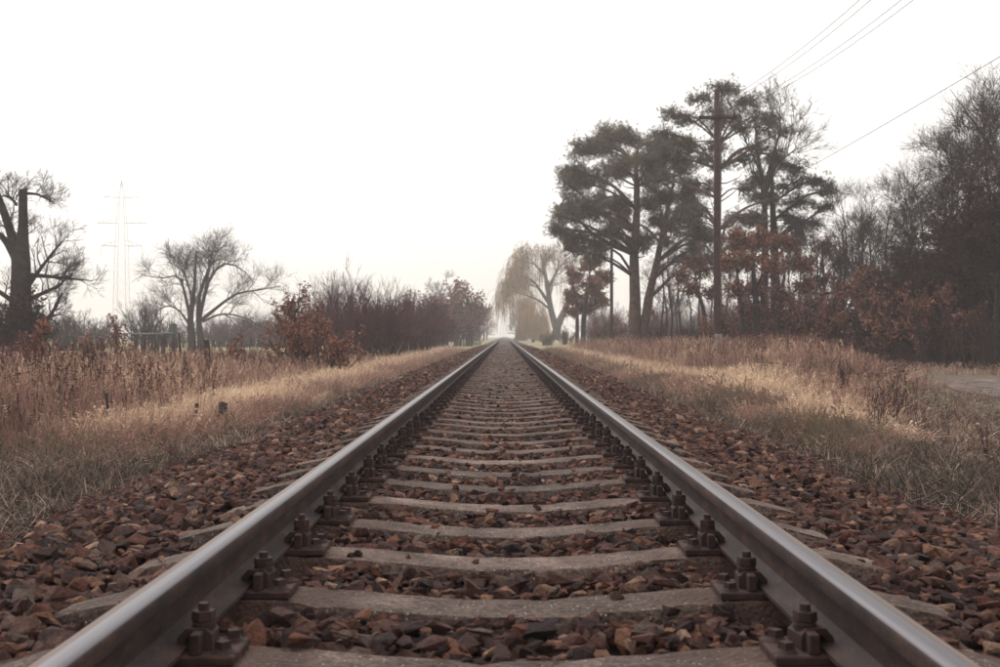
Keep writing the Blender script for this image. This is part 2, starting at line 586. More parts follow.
def gz(x, y):
    """height of the ground"""
    x = np.asarray(x, float)
    y = np.asarray(y, float)
    side = sstep(2.4, 4.5, np.abs(x))
    h = side * .045 * wob(x, y, 1.1) * sstep(400, 60, y)
    bank = .34 * sstep(3.6, 6.2, x) * sstep(15, 26, y) * (1 - sstep(.25, .34, x / np.maximum(y, 1))) * sstep(140, 90, y)
    mound = .42 * np.exp(-(((x - 5.0) / 1.5) ** 2 + ((y - 18.0) / 3.4) ** 2))
    left = .10 * sstep(-5, -8, x) * sstep(60, 30, y)
    return h + bank + mound + left

def zbal(x):
    a = np.abs(np.asarray(x, float))
    return np.interp(a, [0, .5, 1.0, 1.3, 1.65, 2.2, 2.6, 3.0], [.245, .252, .250, .245, .22, .09, .0, -.16])

# ------------------------------------------------------------------ ground, ballast bed, path
def axis_steps(parts):
    out = []
    for a, b, n in parts:
        out.append(np.linspace(a, b, n, endpoint=False))
    return np.concatenate(out)
gx = np.concatenate([axis_steps([(-1100, -400, 6), (-400, -60, 18), (-60, -16, 30), (-16, 16, 110), (16, 60, 34), (60, 400, 18), (400, 1100, 6)]), [1100]])
gy = np.concatenate([axis_steps([(-120, -6, 10), (-6, 40, 120), (40, 120, 40), (120, 500, 30), (500, 1150, 6)]), [1150]])
GX, GY = np.meshgrid(gx, gy)
GZ = gz(GX, GY) - .02
GZ = np.where((np.abs(GX) < 2.2), -.05, GZ)
nx, ny = len(gx), len(gy)
ii = np.arange(nx * ny).reshape(ny, nx)
F = np.stack([ii[:-1, :-1], ii[:-1, 1:], ii[1:, 1:], ii[1:, :-1]], -1).reshape(-1, 4)
ground = tag(obj("ground", mesh("ground", np.stack([GX, GY, GZ], -1).reshape(-1, 3), F, M_ground, smooth=True)),
             "flat meadow ground with dry grass litter on both sides of the track", kind="structure")

bx_ = np.array([-3.0, -2.6, -2.4, -2.2, -1.9, -1.65, -1.3, -1.0, -.6, -.3, 0, .3, .6, 1.0, 1.3, 1.65, 1.9, 2.2, 2.4, 2.6, 3.0])
by_ = np.concatenate([np.arange(-10, 60, .5), np.arange(60, 1150, 10)])
BX, BY = np.meshgrid(bx_, by_)
BZ = zbal(BX) + .012 * wob(BX, BY, .35, 2)
BXX = BX + np.where(np.abs(BX) > 1.8, .12 * wob(BX, BY, 1.4, 5), 0)
nx, ny = len(bx_), len(by_)
ii = np.arange(nx * ny).reshape(ny, nx)
F = np.stack([ii[:-1, :-1], ii[:-1, 1:], ii[1:, 1:], ii[1:, :-1]], -1).reshape(-1, 4)
ballast = tag(obj("ballast_bed", mesh("ballast_bed", np.stack([BXX, BY, BZ], -1).reshape(-1, 3), F, M_bed, smooth=True)),
              "reddish brown crushed stone ballast bed carrying the railway track", kind="structure")

# sandy turning track at the right edge
pc = poly([(40, 30, 0), (22, 27.6, 0), (14, 26.9, 0), (11.2, 25.6, 0), (9.5, 22.2, 0), (9.0, 19.3, 0), (10.2, 17.3, 0), (13.5, 16.2, 0), (22, 15.3, 0), (40, 14, 0)], 90)
tn = norm(np.gradient(pc, axis=0))
sd = np.stack([-tn[:, 1], tn[:, 0], np.zeros(len(pc))], 1)
hw = .72 + .2 * wob(np.arange(90.), np.zeros(90), 6)
rows = []
for k in np.linspace(-1, 1, 5):
    r_ = pc + sd * (hw * k)[:, None]
    r_[:, 2] = gz(r_[:, 0], r_[:, 1]) + .028 * (1 - k * k) + .006
    rows.append(r_)
PV = np.stack(rows, 1)
ii = np.arange(90 * 5).reshape(90, 5)
F = np.stack([ii[:-1, :-1], ii[:-1, 1:], ii[1:, 1:], ii[1:, :-1]], -1).reshape(-1, 4)[:, ::-1]
path = tag(obj("path", mesh("path", PV.reshape(-1, 3), F, M_path, smooth=True)), "pale sandy track curving round a grassy patch", kind="structure")

# ------------------------------------------------------------------ railway track
GAUGE_C = .751
SP = .60
Y0 = 3.1 - SP * 8            # first sleeper centre (behind the camera)
track = bpy.data.objects.new("railway_track", None)
col.objects.link(track)
track.location = (0, 0, 0)
tag(track, "straight single railway track with two steel rails on concrete sleepers", "railway track")

# rail profile, local x from gauge side (-) to field side (+), z from 0 (foot underside) to .149
prof = [(-.0625, 0), (-.0625, .010), (-.040, .0155), (-.018, .026), (-.008, .036), (-.007, .088), (-.014, .098), (-.0325, .106), (-.0335, .112),
        (-.0335, .132), (-.0305, .140), (-.0245, .1455), (-.014, .1482), (0, .149), (.014, .1482), (.0245, .1455), (.0305, .140), (.0335, .132),
        (.0335, .112), (.0325, .106), (.014, .098), (.007, .088), (.008, .036), (.018, .026), (.040, .0155), (.0625, .010), (.0625, 0)]
prof = np.array(prof)
ry = np.concatenate([np.arange(-10, 40, 2.), np.arange(40, 1150, 20.)])
def rail_mesh(sgn):
    n, m = len(ry), len(prof)
    V = np.empty((n, m, 3))
    V[:, :, 0] = prof[None, :, 0] * sgn
    V[:, :, 1] = ry[:, None]
    V[:, :, 2] = prof[None, :, 1]
    V[:, :, 0] += (.002 * wob(ry, ry * 0, 9, 1))[:, None]
    ii = np.arange(n * m).reshape(n, m)
    F = np.stack([ii[:-1], np.roll(ii, -1, 1)[:-1], np.roll(ii, -1, 1)[1:], ii[1:]], -1)
    k = np.arange(m)
    top = (k >= 10) & (k <= 15)
    mi = np.broadcast_to(np.where(top, 1, 0), (n - 1, m)).ravel()
    F = F.reshape(-1, 4)
    if sgn > 0:
        F = F[:, ::-1]
    me = mesh("rail", V.reshape(-1, 3), F, [M_web, M_polish], midx=mi)
    sm = np.ones(len(F), bool)
    me.polygons.foreach_set("use_smooth", sm)
    me.set_sharp_from_angle(angle=R(32))
    return me
RAIL_Z = RAIL_TOP - .149
for sgn in (-1, 1):
    o = obj("rail", rail_mesh(1), track, (sgn * GAUGE_C, 0, RAIL_Z))
    if sgn < 0:                       # same section turned so that its gauge side faces inwards
        o.data = rail_mesh(1)
        o.scale = (-1, 1, 1)

# sleepers
SEAT = RAIL_Z - .022
def sleeper_mesh(seed):
    rg = np.random.default_rng(seed)
    half = np.concatenate([np.arange(0, 1.17, .055), [1.19, 1.215, 1.228, 1.235]])
    xs = np.concatenate([-half[:0:-1], half])
    a = np.abs(xs)
    zt = np.interp(a, [0, .14, .30, .46, .56, .60, .93, 1.05, 1.18, 1.225, 1.24], [-.040, -.038, -.026, -.010, -.002, 0, 0, -.010, -.040, -.052, -.072])
    wt = np.interp(a, [0, .3, .55, 1.0, 1.2, 1.24], [.105, .106, .094, .092, .088, .075])
    n = len(xs)
    sec = np.array([(-1.22, -.16), (-1.035, -.016), (-.99, -.003), (-.95, 0.0), (-.3, .001), (.3, .001), (.95, 0.0), (.99, -.003), (1.035, -.016), (1.22, -.16)])
    m = len(sec)
    V = np.empty((n, m, 3))
    V[:, :, 0] = xs[:, None]
    V[:, :, 1] = sec[None, :, 0] * wt[:, None]
    V[:, :, 2] = zt[:, None] + sec[None, :, 1]
    V[:, 1:-1, 1] += rg.normal(0, .0022, (n, m - 2))
    V[:, 1:-1, 2] += rg.normal(0, .0008, (n, m - 2))
    ch = rg.random((n, m)) < .16
    ch[:, :2] = ch[:, -2:] = False
    ch[:, 4:6] = False
    V[:, :, 2] -= ch * rg.uniform(.001, .011, (n, m))
    V[:, :, 1] *= 1 - ch * rg.uniform(0, .05, (n, m))
    ii = np.arange(n * m).reshape(n, m)
    F = np.stack([ii[:-1, :-1], ii[1:, :-1], ii[1:, 1:], ii[:-1, 1:]], -1).reshape(-1, 4)
    caps = []
    for row, fl in ((ii[0], 0), (ii[-1], 1)):
        for k in range(m // 2 - 1):
            q = [row[k], row[k + 1], row[m - 2 - k], row[m - 1 - k]]
            caps.append(q[::-1] if fl else q)
    F = np.concatenate([F, np.array(caps)])
    me = mesh("sleeper", V.reshape(-1, 3), F, M_conc, smooth=True)
    me.set_sharp_from_angle(angle=R(28))
    return me
SLEEPERS = [sleeper_mesh(s) for s in range(6)]

def bevel_mesh(name, mb, mats, w=.003):
    me = mb.mesh(name, mats)
    bm = bmesh.new()
    bm.from_mesh(me)
    bmesh.ops.recalc_face_normals(bm, faces=bm.faces)
    bmesh.ops.bevel(bm, geom=[e for e in bm.edges], offset=w, segments=1, affect='EDGES', profile=.6)
    bm.to_mesh(me)
    bm.free()
    me.update()
    return me

# fastening parts, local origin = plate underside at the rail axis, x towards the track centre (+)
mb = MB(); mb.add(*box((0, 0, .011), (.345, .165, .022)))
ME_plate = bevel_mesh("base_plate", mb, M_rust, .004)
mb = MB()
mb.add(*box((0, 0, .022), (.024, .046, .044), .92))
ME_rib = bevel_mesh("rib", mb, M_rust, .003)
def clamp_mesh():
    # bridge-shaped clip: one toe on the rail foot, one on the plate, seen from the side as an arch
    sec = [(-.040, .018), (-.040, .032), (-.022, .056), (.022, .056), (.036, .040), (.036, .000), (.016, .000), (.016, .030), (.006, .038), (-.016, .038), (-.024, .022), (-.028, .016)]
    m = len(sec)
    V = []
    for y in (-.034, .034):
        V += [(x, y, z) for x, z in sec]
    i = np.arange(m)
    j = (i + 1) % m
    mbx = MB()
    mbx.add(np.array(V), np.stack([i, j, j + m, i + m], 1))
    me = mbx.mesh("clamp", M_rust)
    bm = bmesh.new(); bm.from_mesh(me); bm.verts.ensure_lookup_table()
    bm.faces.new([bm.verts[k] for k in range(m)])
    bm.faces.new([bm.verts[m + k] for k in range(m)][::-1])
    bmesh.ops.recalc_face_normals(bm, faces=bm.faces)
    bm.to_mesh(me); bm.free(); me.update()
    return me
ME_clamp = clamp_mesh()
mb = MB()
add_prism(mb, (0, 0, .054), .027, .006, 14)
add_prism(mb, (0, 0, .062), .0255, .009, 14, .024)
add_prism(mb, (0, 0, .073), .027, .024, 6, .0255, .3)
add_prism(mb, (0, 0, .096), .0125, .020, 10, .0115)
ME_bolt = mb.mesh("bolt", M_rust)
mb = MB()
add_prism(mb, (0, 0, .022), .030, .005, 14)
add_prism(mb, (0, 0, .027), .027, .010, 14, .017)
add_prism(mb, (0, 0, .036), .0185, .020, 4, .0165, .6)
ME_screw = mb.mesh("screw", M_rust)
def fastening_joined():
    mbx = MB()
    mbx.add(*box((0, 0, .011), (.345, .165, .022)))
    for s in (-1, 1):
        xo = s * .092
        for t in (-1, 1):
            mbx.add(*box((xo, t * .052, .042), (.024, .046, .04), .92))
            V, q, tt = prism((s * .142, t * .048, .022), .022, .03, 6)
            n0 = mbx.n; mbx.add(V, q); mbx.T.append(tt + n0)
        mbx.add(*box((xo - s * .005, 0, .042), (.075, .066, .026), .8))
        V, q, tt = prism((xo, 0, .053), .026, .03, 6)
        n0 = mbx.n; mbx.add(V, q); mbx.T.append(tt + n0)
        V, q, tt = prism((xo, 0, .083), .012, .014, 6)
        n0 = mbx.n; mbx.add(V, q); mbx.T.append(tt + n0)
    return mbx.mesh("fastening", M_rust)
ME_fast = fastening_joined()

N_FULL_END = 8.6
k = 0
srg = np.random.default_rng(3)
sleeper_ys = []
while True:
    y = Y0 + SP * k
    if y > 130: break
    yaw = srg.normal(0, .006)
    yy = y + srg.normal(0, .008)
    sleeper_ys.append(yy)
    s = obj("sleeper", SLEEPERS[srg.integers(len(SLEEPERS))], track, (srg.normal(0, .012), yy, SEAT + srg.normal(0, .002)), (0, 0, yaw + (math.pi if srg.random() < .5 else 0)))
    flip = abs(s.rotation_euler.z) > 1
    for sgn in (-1, 1):
        lx = sgn * GAUGE_C - s.location.x
        ax = -lx if flip else lx            # in the sleeper's own frame
        inward = -1 if ax > 0 else 1
        if 1.2 < y < N_FULL_END:
            for nm, me, off, rz in [("base_plate", ME_plate, (0, 0, 0), 0)] + \
                    [(nm, me, (sd_ * ox * 1.0, oy, oz), 0 if sd_ > 0 else math.pi) for sd_ in (1, -1) for nm, me, ox, oy, oz in
                     (("rib", ME_rib, .086, .052, .022), ("rib", ME_rib, .086, -.052, .022), ("clamp", ME_clamp, .078, 0, .022), ("bolt", ME_bolt, .088, 0, .022), ("screw", ME_screw, .142, .048, 0), ("screw", ME_screw, .142, -.048, 0))]:
                jr = srg.normal(0, .09) if nm in ("clamp",) else (srg.uniform(0, 6.28) if nm in ("bolt", "screw") else 0)
                obj(nm, me, s, (ax + inward * off[0], off[1], off[2] * (.86 if nm == 'bolt' else 1)), (0, 0, rz + jr + (math.pi if inward < 0 else 0)), (1, 1, srg.uniform(.80, .92) if nm in ('bolt', 'clamp') else srg.uniform(.7, .95) if nm == 'screw' else 1) if nm != 'base_plate' else (1, 1, 1))
        else:
            obj("fastening", ME_fast, s, (ax, 0, 0))
    k += 1
sleeper_ys = np.array(sleeper_ys)

# ------------------------------------------------------------------ ballast stones
def hull_rock(seed, npts, s=(1, .74, .52)):
    rg = np.random.default_rng(seed)
    p = norm(rg.normal(size=(npts, 3))) * rg.uniform(.66, 1.12, (npts, 1))
    p = np.sign(p) * np.abs(p) ** .85
    p = p * np.array(s) * rg.uniform(.85, 1.15, 3) * .5
    bm = bmesh.new()
    for v in p:
        bm.verts.new(v)
    r = bmesh.ops.convex_hull(bm, input=bm.verts)
    for g in r.get('geom_unused', []) + r.get('geom_interior', []):
        if isinstance(g, bmesh.types.BMVert) and g.is_valid:
            bm.verts.remove(g)
    bmesh.ops.triangulate(bm, faces=bm.faces)
    bm.verts.index_update()
    V = np.array([v.co[:] for v in bm.verts])
    F = np.array([[v.index for v in f.verts] for f in bm.faces])
    bm.free()
    return V, F
ROCK_HI = [hull_rock(100 + i, 14, ((1, .74, .46), (1, .6, .36), (1, .85, .52))[i % 3]) for i in range(18)]
ROCK_MID = [hull_rock(200 + i, 10) for i in range(10)]
ROCK_LO = [hull_rock(300 + i, 7) for i in range(8)]

def rotmats(rg, n, tilt):
    yaw = rg.uniform(0, 2 * np.pi, n)
    tx = rg.normal(0, tilt, n)
    ty = rg.normal(0, tilt, n)
    c, s = np.cos, np.sin
    Z0, O = np.zeros(n), np.ones(n)
    Rz = np.stack([c(yaw), -s(yaw), Z0, s(yaw), c(yaw), Z0, Z0, Z0, O], 1).reshape(n, 3, 3)
    Rx = np.stack([O, Z0, Z0, Z0, c(tx), -s(tx), Z0, s(tx), c(tx)], 1).reshape(n, 3, 3)
    Ry = np.stack([c(ty), Z0, s(ty), Z0, O, Z0, -s(ty), Z0, c(ty)], 1).reshape(n, 3, 3)
    return Rx @ Ry @ Rz, (tx, ty, yaw)

def stone_field(rg, y0, y1, dens, size, xr=2.7):
    A = (y1 - y0) * 2 * xr
    n = int(A * dens)
    x = rg.uniform(-xr, xr, n)
    y = rg.uniform(y0, y1, n)
    s = np.minimum(size * np.exp(rg.normal(0, .40, n)), size * 1.9)
    dmin = np.abs(y[:, None] - sleeper_ys[None, :][:, np.searchsorted(sleeper_ys, y0 - 1):np.searchsorted(sleeper_ys, y1 + 1)])
    d = dmin.min(1) if dmin.shape[1] else np.full(n, 1.)
    on = (d < .108 + s * .20) & (np.abs(x) < 1.22)
    edge = rg.random(n) < sstep(2.75, 2.35, np.abs(x) + .12 * wob(x, y, 1.2, 4))
    stay_on = on & (rg.random(n) < .022) & (np.abs(np.abs(x) - .75) > .22) & (s < size * 1.1)
    keep = (~on | stay_on) & edge
    x, y, s, on = x[keep], y[keep], s[keep], on[keep]
    z = zbal(x) + rg.uniform(-.010, .030, len(x)) + s * .08
    crib = .294 + .030 * sstep(.2, .55, np.abs(x)) - s * .24 + np.minimum(rg.normal(-.012, .013, len(x)), .016)
    z = np.where(np.abs(x) < .60, crib, z)
    z = np.where(np.abs(x) > .95, np.minimum(z, .292 - s * .2), z)
    z = np.where(np.abs(np.abs(x) - .75) < .12, np.minimum(z, .29 - s * .25), z)
    zt = SEAT + np.interp(np.abs(x), [0, .14, .30, .46, .56, .93, 1.05, 1.22], [-.040, -.038, -.026, -.010, -.002, 0, -.010, -.052])
    z = np.where(on, zt + s * .17, z)
    return x, y, z, s

def emit(mb, rg, protos, x, y, z, s, tilt=.32):
    n = len(x)
    which = rg.integers(len(protos), size=n)
    rnd = rg.random(n)
    M, _ = rotmats(rg, n, tilt)
    for i, (V, F) in enumerate(protos):
        m = np.where(which == i)[0]
        if not len(m): continue
        vv = np.einsum('nij,vj->nvi', M[m], V) * s[m][:, None, None] + np.stack([x[m], y[m], z[m]], 1)[:, None, :]
        ff = F[None] + (np.arange(len(m)) * len(V))[:, None, None]
        mb.add(vv.reshape(-1, 3), ff.reshape(-1, 3), np.repeat(rnd[m], len(V)))

rg = np.random.default_rng(11)
x, y, z, s = stone_field(rg, 1.4, 7.5, 1040, .061)
# the 300 that show largest become parts of their own
px = np.abs(x / y * FPX)
pyv = (CZ - z) / y * FPX
vis = (y > 1.9) & (px < 490) & (pyv < 318) & (np.abs(np.abs(x) - .75) > .13)
vis &= ~((np.abs(x) > .78) & (np.abs(x) < 1.0))
score = np.where(vis, s / y * (1 + (z - zbal(x)) * 6), 0)
top = np.argsort(-score)[:300]
rest = np.ones(len(x), bool); rest[top] = False
rock_mes = [mesh("stone", V, F, M_stone) for V, F in ROCK_HI]
_, ang = rotmats(rg, 300, .38)
for q, t in enumerate(top):
    obj("stone", rock_mes[rg.integers(len(rock_mes))], ballast, (x[t], y[t], z[t] + .008), (ang[0][q], ang[1][q], ang[2][q]), (s[t],) * 3)
mb = MB()
emit(mb, rg, ROCK_HI, x[rest], y[rest], z[rest], s[rest])
for (a, b_, de, sz, pr) in ((7.5, 14, 600, .073, ROCK_MID), (14, 26, 300, .088, ROCK_LO), (26, 50, 120, .115, ROCK_LO), (50, 100, 45, .15, ROCK_LO)):
    x, y, z, s = stone_field(rg, a, b_, de, sz)
    emit(mb, rg, pr, x, y, z, s)
# strays in the grass verge
n = 700
x = np.where(rg.random(n) < .5, -1, 1) * (2.4 + np.abs(rg.normal(0, .45, n)))
y = rg.uniform(2.5, 16, n)
emit(mb, rg, ROCK_MID, x, y, gz(x, y) + .012, .07 * np.exp(rg.normal(0, .3, n)))
tag(obj("loose_stones", mb.mesh("loose_stones", M_stone), ballast), kind="stuff")

# ------------------------------------------------------------------ grass (stuff, instanced blades)
def blades(rg, n, h, w, lean, r0, seg=3, plume=0, flat=False):
    a = rg.uniform(0, 2 * np.pi, n)
    base = np.stack([np.cos(a), np.sin(a), np.zeros(n)], 1) * (r0 * np.sqrt(rg.random(n)))[:, None]
    a2 = rg.uniform(0, 2 * np.pi, n)
    out = np.stack([np.cos(a2), np.sin(a2), np.zeros(n)], 1)
    H = h * rg.uniform(.55, 1.1, n)
    ln = np.abs(rg.normal(lean, lean * .5, n))
    P = np.empty((n, seg + 1, 3))
    P[:, 0] = base
    for j in range(1, seg + 1):
        an = ln * (.5 + 1.2 * j / seg)
        if flat: an = np.minimum(an, 1.45)
        P[:, j] = P[:, j - 1] + (out * np.sin(an)[:, None] + np.array([0, 0, 1]) * np.cos(an)[:, None]) * (H / seg)[:, None]
    sd = norm(np.cross(out, np.array([0, 0, 1.]) + rg.normal(0, .6, (n, 3))))
    wd = w * np.linspace(1, .25, seg + 1)
    L = P - sd[:, None] * wd[None, :, None] / 2
    Rr = P + sd[:, None] * wd[None, :, None] / 2
    V = np.stack([L, Rr], 2).reshape(-1, 3)
    ii = np.arange(n * (seg + 1) * 2).reshape(n, seg + 1, 2)
    F = np.stack([ii[:, :-1, 0], ii[:, :-1, 1], ii[:, 1:, 1], ii[:, 1:, 0]], -1).reshape(-1, 4)
    mb = MB().add(V, F, np.repeat(rg.random(n), (seg + 1) * 2))
    if plume:
        tips = P[:, -1]
        dirs = norm(P[:, -1] - P[:, -2])
        sel = rg.random(n) < plume
        for q in range(5):
            c = tips[sel] - dirs[sel] * (q * .028)
            Vl, Fl, Al = leaves(rg, c, .045, .35)
            mb.add(Vl, Fl, np.clip(Al * .5 + .5, 0, 1))
    return mb

def proto_set(name, fns, material):
    c = bpy.data.collections.new(name)
    for i, mbx in enumerate(fns):
        o = bpy.data.objects.new("%s_%02d" % (name, i), mbx.mesh(name, material))
        c.objects.link(o)
    return c

def scatter(name, pts, rot, scl, tint, coll, label, nproto, rg):
    n = len(pts)
    me = bpy.data.meshes.new(name)
    me.vertices.add(n)
    me.vertices.foreach_set("co", np.asarray(pts, np.float32).ravel())
    for nm, ty, v in (("rot", 'FLOAT_VECTOR', rot), ("scl", 'FLOAT_VECTOR', scl)):
        a = me.attributes.new(nm, ty, 'POINT')
        a.data.foreach_set("vector", np.asarray(v, np.float32).ravel())
    a = me.attributes.new("tint", 'FLOAT', 'POINT')
    a.data.foreach_set("value", np.asarray(tint, np.float32))
    a = me.attributes.new("pid", 'INT', 'POINT')
    a.data.foreach_set("value", rg.integers(nproto, size=n).astype(np.int32))
    o = obj(name, me)
    ng = bpy.data.node_groups.new(name, 'GeometryNodeTree')
    ng.interface.new_socket("Geometry", in_out='INPUT', socket_type='NodeSocketGeometry')
    ng.interface.new_socket("Geometry", in_out='OUTPUT', socket_type='NodeSocketGeometry')
    gi = ng.nodes.new("NodeGroupInput"); go = ng.nodes.new("NodeGroupOutput")
    ci = ng.nodes.new("GeometryNodeCollectionInfo")
    ci.inputs['Collection'].default_value = coll
    ci.inputs['Separate Children'].default_value = True
    ci.inputs['Reset Children'].default_value = True
    ip = ng.nodes.new("GeometryNodeInstanceOnPoints")
    ip.inputs['Pick Instance'].default_value = True
    def na(nm, ty):
        q = ng.nodes.new("GeometryNodeInputNamedAttribute")
        q.data_type = ty
        q.inputs['Name'].default_value = nm
        return q.outputs['Attribute']
    ng.links.new(gi.outputs[0], ip.inputs['Points'])
    ng.links.new(ci.outputs[0], ip.inputs['Instance'])
    ng.links.new(na("pid", 'INT'), ip.inputs['Instance Index'])
    ng.links.new(na("rot", 'FLOAT_VECTOR'), ip.inputs['Rotation'])
    ng.links.new(na("scl", 'FLOAT_VECTOR'), ip.inputs['Scale'])
    ng.links.new(ip.outputs[0], go.inputs[0])
    md = o.modifiers.new("scatter", 'NODES')
    md.node_group = ng
    return tag(o, label, kind="stuff")

def off_path(x, y):
    d = np.min(np.hypot(x[:, None] - pc[None, ::2, 0], y[:, None] - pc[None, ::2, 1]), 1)
    return d

rg = np.random.default_rng(21)
P_tall = proto_set("tall_blade", [blades(rg, 20, .62, .0065, .17, .16, 3, .30) for _ in range(6)], M_grass)
P_mid = proto_set("mid_blade", [blades(rg, 30, .30, .0065, .45, .12, 3, .15) for _ in range(6)], M_grass)
P_mat = proto_set("matted_blade", [blades(rg, 20, .20, .0075, .95, .15, 3, 0, True) for _ in range(8)], M_grass_mat)

def area_points(rg, n, x0, x1, y0, y1, power=1.0):
    # more points close to the camera
    u = rg.random(n)
    y = y0 * (y1 / y0) ** (u ** power)
    x = rg.uniform(x0, x1, n)
    return x, y

# --- tall reddish straw grass, both verges
def tall_side(rg, n, sgn):
    y = 6.5 * (85 / 6.5) ** rg.random(n)
    xm = np.minimum(4 + y * .62, 42)
    x = sgn * (3.3 + (xm - 3.3) * rg.random(n) ** 1.15)
    inner = (4.25 if sgn < 0 else 4.45) + .55 * wob(x, y, 1.6, 3)
    if sgn > 0:
        inner = inner + 1.1 * sstep(12, 8, y) + 1.0 * sstep(30, 22, y) * sstep(14, 20, y)
    p = sstep(inner - .5, inner + .9, np.abs(x))
    p *= .25 + .75 * sstep(-.5, .3, wob(x, y, 1.5, 7) + .15)
    if sgn > 0:
        p *= 1 - .75 * np.exp(-(((x - 5.2) / 1.3) ** 2 + ((y - 17.5) / 2.6) ** 2))
        p *= 1 - .97 * sstep(.33, .38, x / y) * (y < 29)
        p *= 1 - .6 * sstep(.33, .38, x / y) * (y >= 29)
    p *= sstep(8.5, 11.5, y + .8 * wob(x, y, 1.3, 12))
    if sgn < 0:
        p *= sstep(46, 30, y)
    keep = rg.random(n) < p
    x, y = x[keep], y[keep]
    if sgn > 0:
        d = off_path(x, y)
        inside = (x > 9.8) & (y > 17) & (y < 27)
        k2 = (d > 1.0) & ~(inside & (rg.random(len(x)) < .96)) & ~((x > 7.2) & (y < 17.5) & (y > 13) & (rg.random(len(x)) < .45))
        x, y = x[k2], y[k2]
    return x, y
lx, ly = tall_side(rg, 11500, -1)
rx, ry2 = tall_side(rg, 15000, 1)
x = np.concatenate([lx, rx]); y = np.concatenate([ly, ry2])
n = len(x)
hs = rg.uniform(.6, 1.2, n) * (1 + .25 * wob(x, y, 3, 2)) * (1 - .25 * (x < 0) * sstep(18, 30, y)) * (1 - .35 * ((x > 0) & (y < 16)))
hs *= 1 - .62 * sstep(.27, .36, x / y)
tint = .50 + .15 * wob(x, y, 2.2, 9) + rg.normal(0, .10, n) + .03 * (x < 0)
scatter("tall_grass", np.stack([x, y, gz(x, y) - .02], 1),
        np.stack([rg.normal(0, .12, n) + .5 * sstep(.2, .7, wob(x, y, 1.5, 16)), rg.normal(0, .12, n) - .45 * sstep(.2, .7, wob(x, y, 1.2, 17)), rg.uniform(0, 6.28, n)], 1),
        np.stack([np.ones(n) * 1.1 + y * .012, np.ones(n) * 1.1 + y * .012, hs], 1), np.clip(tint, .05, 1), P_tall,
        "tall reddish straw grass standing on both sides of the track", 6, rg)

n = 4200
sx2 = np.concatenate([lx, rx]); sy2 = np.concatenate([ly, ry2])
pk = rg.integers(len(sx2), size=n)
sx2 = sx2[pk] + rg.normal(0, .2, n); sy2 = sy2[pk] + rg.normal(0, .2, n)
P_stalk = proto_set("dark_stalk", [blades(rg, 7, .8, .007, .10, .10, 3, .5) for _ in range(5)], M_darkleaf)
scatter("dead_stalks", np.stack([sx2, sy2, gz(sx2, sy2) - .02], 1), np.stack([rg.normal(0, .12, n), rg.normal(0, .12, n), rg.uniform(0, 6.28, n)], 1),
        np.stack([np.ones(n), np.ones(n), rg.uniform(.5, 1.15, n) * (1 - .6 * sstep(.27, .35, sx2 / sy2) * (sy2 < 30))], 1), np.ones(n), P_stalk, "thin dark dead stalks mixed into the tall grass", 5, rg)

# --- golden band between ballast and tall grass, and the general cover
n = 30000
y = 3.0 * (75 / 3.0) ** (rg.random(n) ** .85)
x = np.where(rg.random(n) < .5, -1, 1) * (2.45 + rg.exponential(1.15 + y * .03, n))
keep = (np.abs(x) < 3 + y * .6)
x, y = x[keep], y[keep]
ax = np.abs(x)
gold = np.exp(-((ax - 3.75) / .85) ** 2) * sstep(8, 13, y)
keep = (off_path(x, y) > .7) & ((rg.random(len(x)) < .35) | (x / y < .35) | (y > 30)) & (rg.random(len(x)) < .02 + .22 * sstep(8, 12, y) + .75 * gold + .22 * sstep(0, .6, wob(x, y, 1.1, 6)) * sstep(6, 10, y)) & (ax > 2.7 + .2 * wob(x, y, .8, 1))
x, y, gold = x[keep], y[keep], gold[keep]
n = len(x)
ax2 = np.abs(x)
lodge = .55 * sstep(.15, .6, wob(x, y, 1.3, 13))
tint = .34 + .52 * gold + .12 * wob(x, y, 1.4, 8) + rg.normal(0, .08, n) - .22 * (rg.random(n) < .14)
tint = np.where((x > 0) & (ax2 < 3.5) & (wob(x, y, 1.0, 15) > .05), tint * .32 + .05, tint)
island = (x > 9.5) & (y > 16.5) & (y < 27)
tint = np.where(island, .13, tint)
scatter("golden_grass", np.stack([x, y, gz(x, y) - .015], 1),
        np.stack([rg.normal(0, .22, n) + lodge, rg.normal(0, .22, n) - lodge * .6, rg.uniform(0, 6.28, n)], 1),
        np.stack([np.ones(n) * 1.2 + y * .015, np.ones(n) * 1.2 + y * .015, rg.uniform(.5, 1.15, n) * np.where(island, .4, 1) * (.45 + .55 * sstep(5, 12, y)) * (1 - .62 * sstep(.3, .37, x / y))], 1), np.clip(tint, .02, 1), P_mid,
        "golden knee-high grass along the edges of the ballast", 6, rg)

# --- matted dull grass near the camera
n = 30000
y = 2.4 * (24 / 2.4) ** (rg.random(n) ** .9)
x = np.where(rg.random(n) < .5, -1, 1) * (2.1 + rg.exponential(1.6, n))
keep = (np.abs(x) < 2.5 + y * .55) & (off_path(x, y) > .95) & (rg.random(n) < sstep(2.05, 2.8, np.abs(x) + .35 * wob(x, y, .7, 3)) * (.35 + .65 * sstep(-.45, .1, wob(x, y, .55, 14))))
x, y = x[keep], y[keep]
n = len(x)
tint = .25 + .15 * wob(x, y, .9, 4) + rg.normal(0, .09, n) - .16 * (wob(x, y, .6, 11) > .35) + .10 * sstep(6, 14, y)
scatter("matted_grass", np.stack([x, y, np.maximum(gz(x, y), zbal(x)) - .004], 1),
        np.stack([rg.normal(0, .25, n), rg.normal(0, .25, n), rg.uniform(0, 6.28, n)], 1),
        np.stack([rg.uniform(.8, 1.3, n), rg.uniform(.8, 1.3, n), rg.uniform(.35, .95, n)], 1), np.clip(tint, .02, 1), P_mat,
        "dull matted grass and litter beside the ballast shoulder", 8, rg)

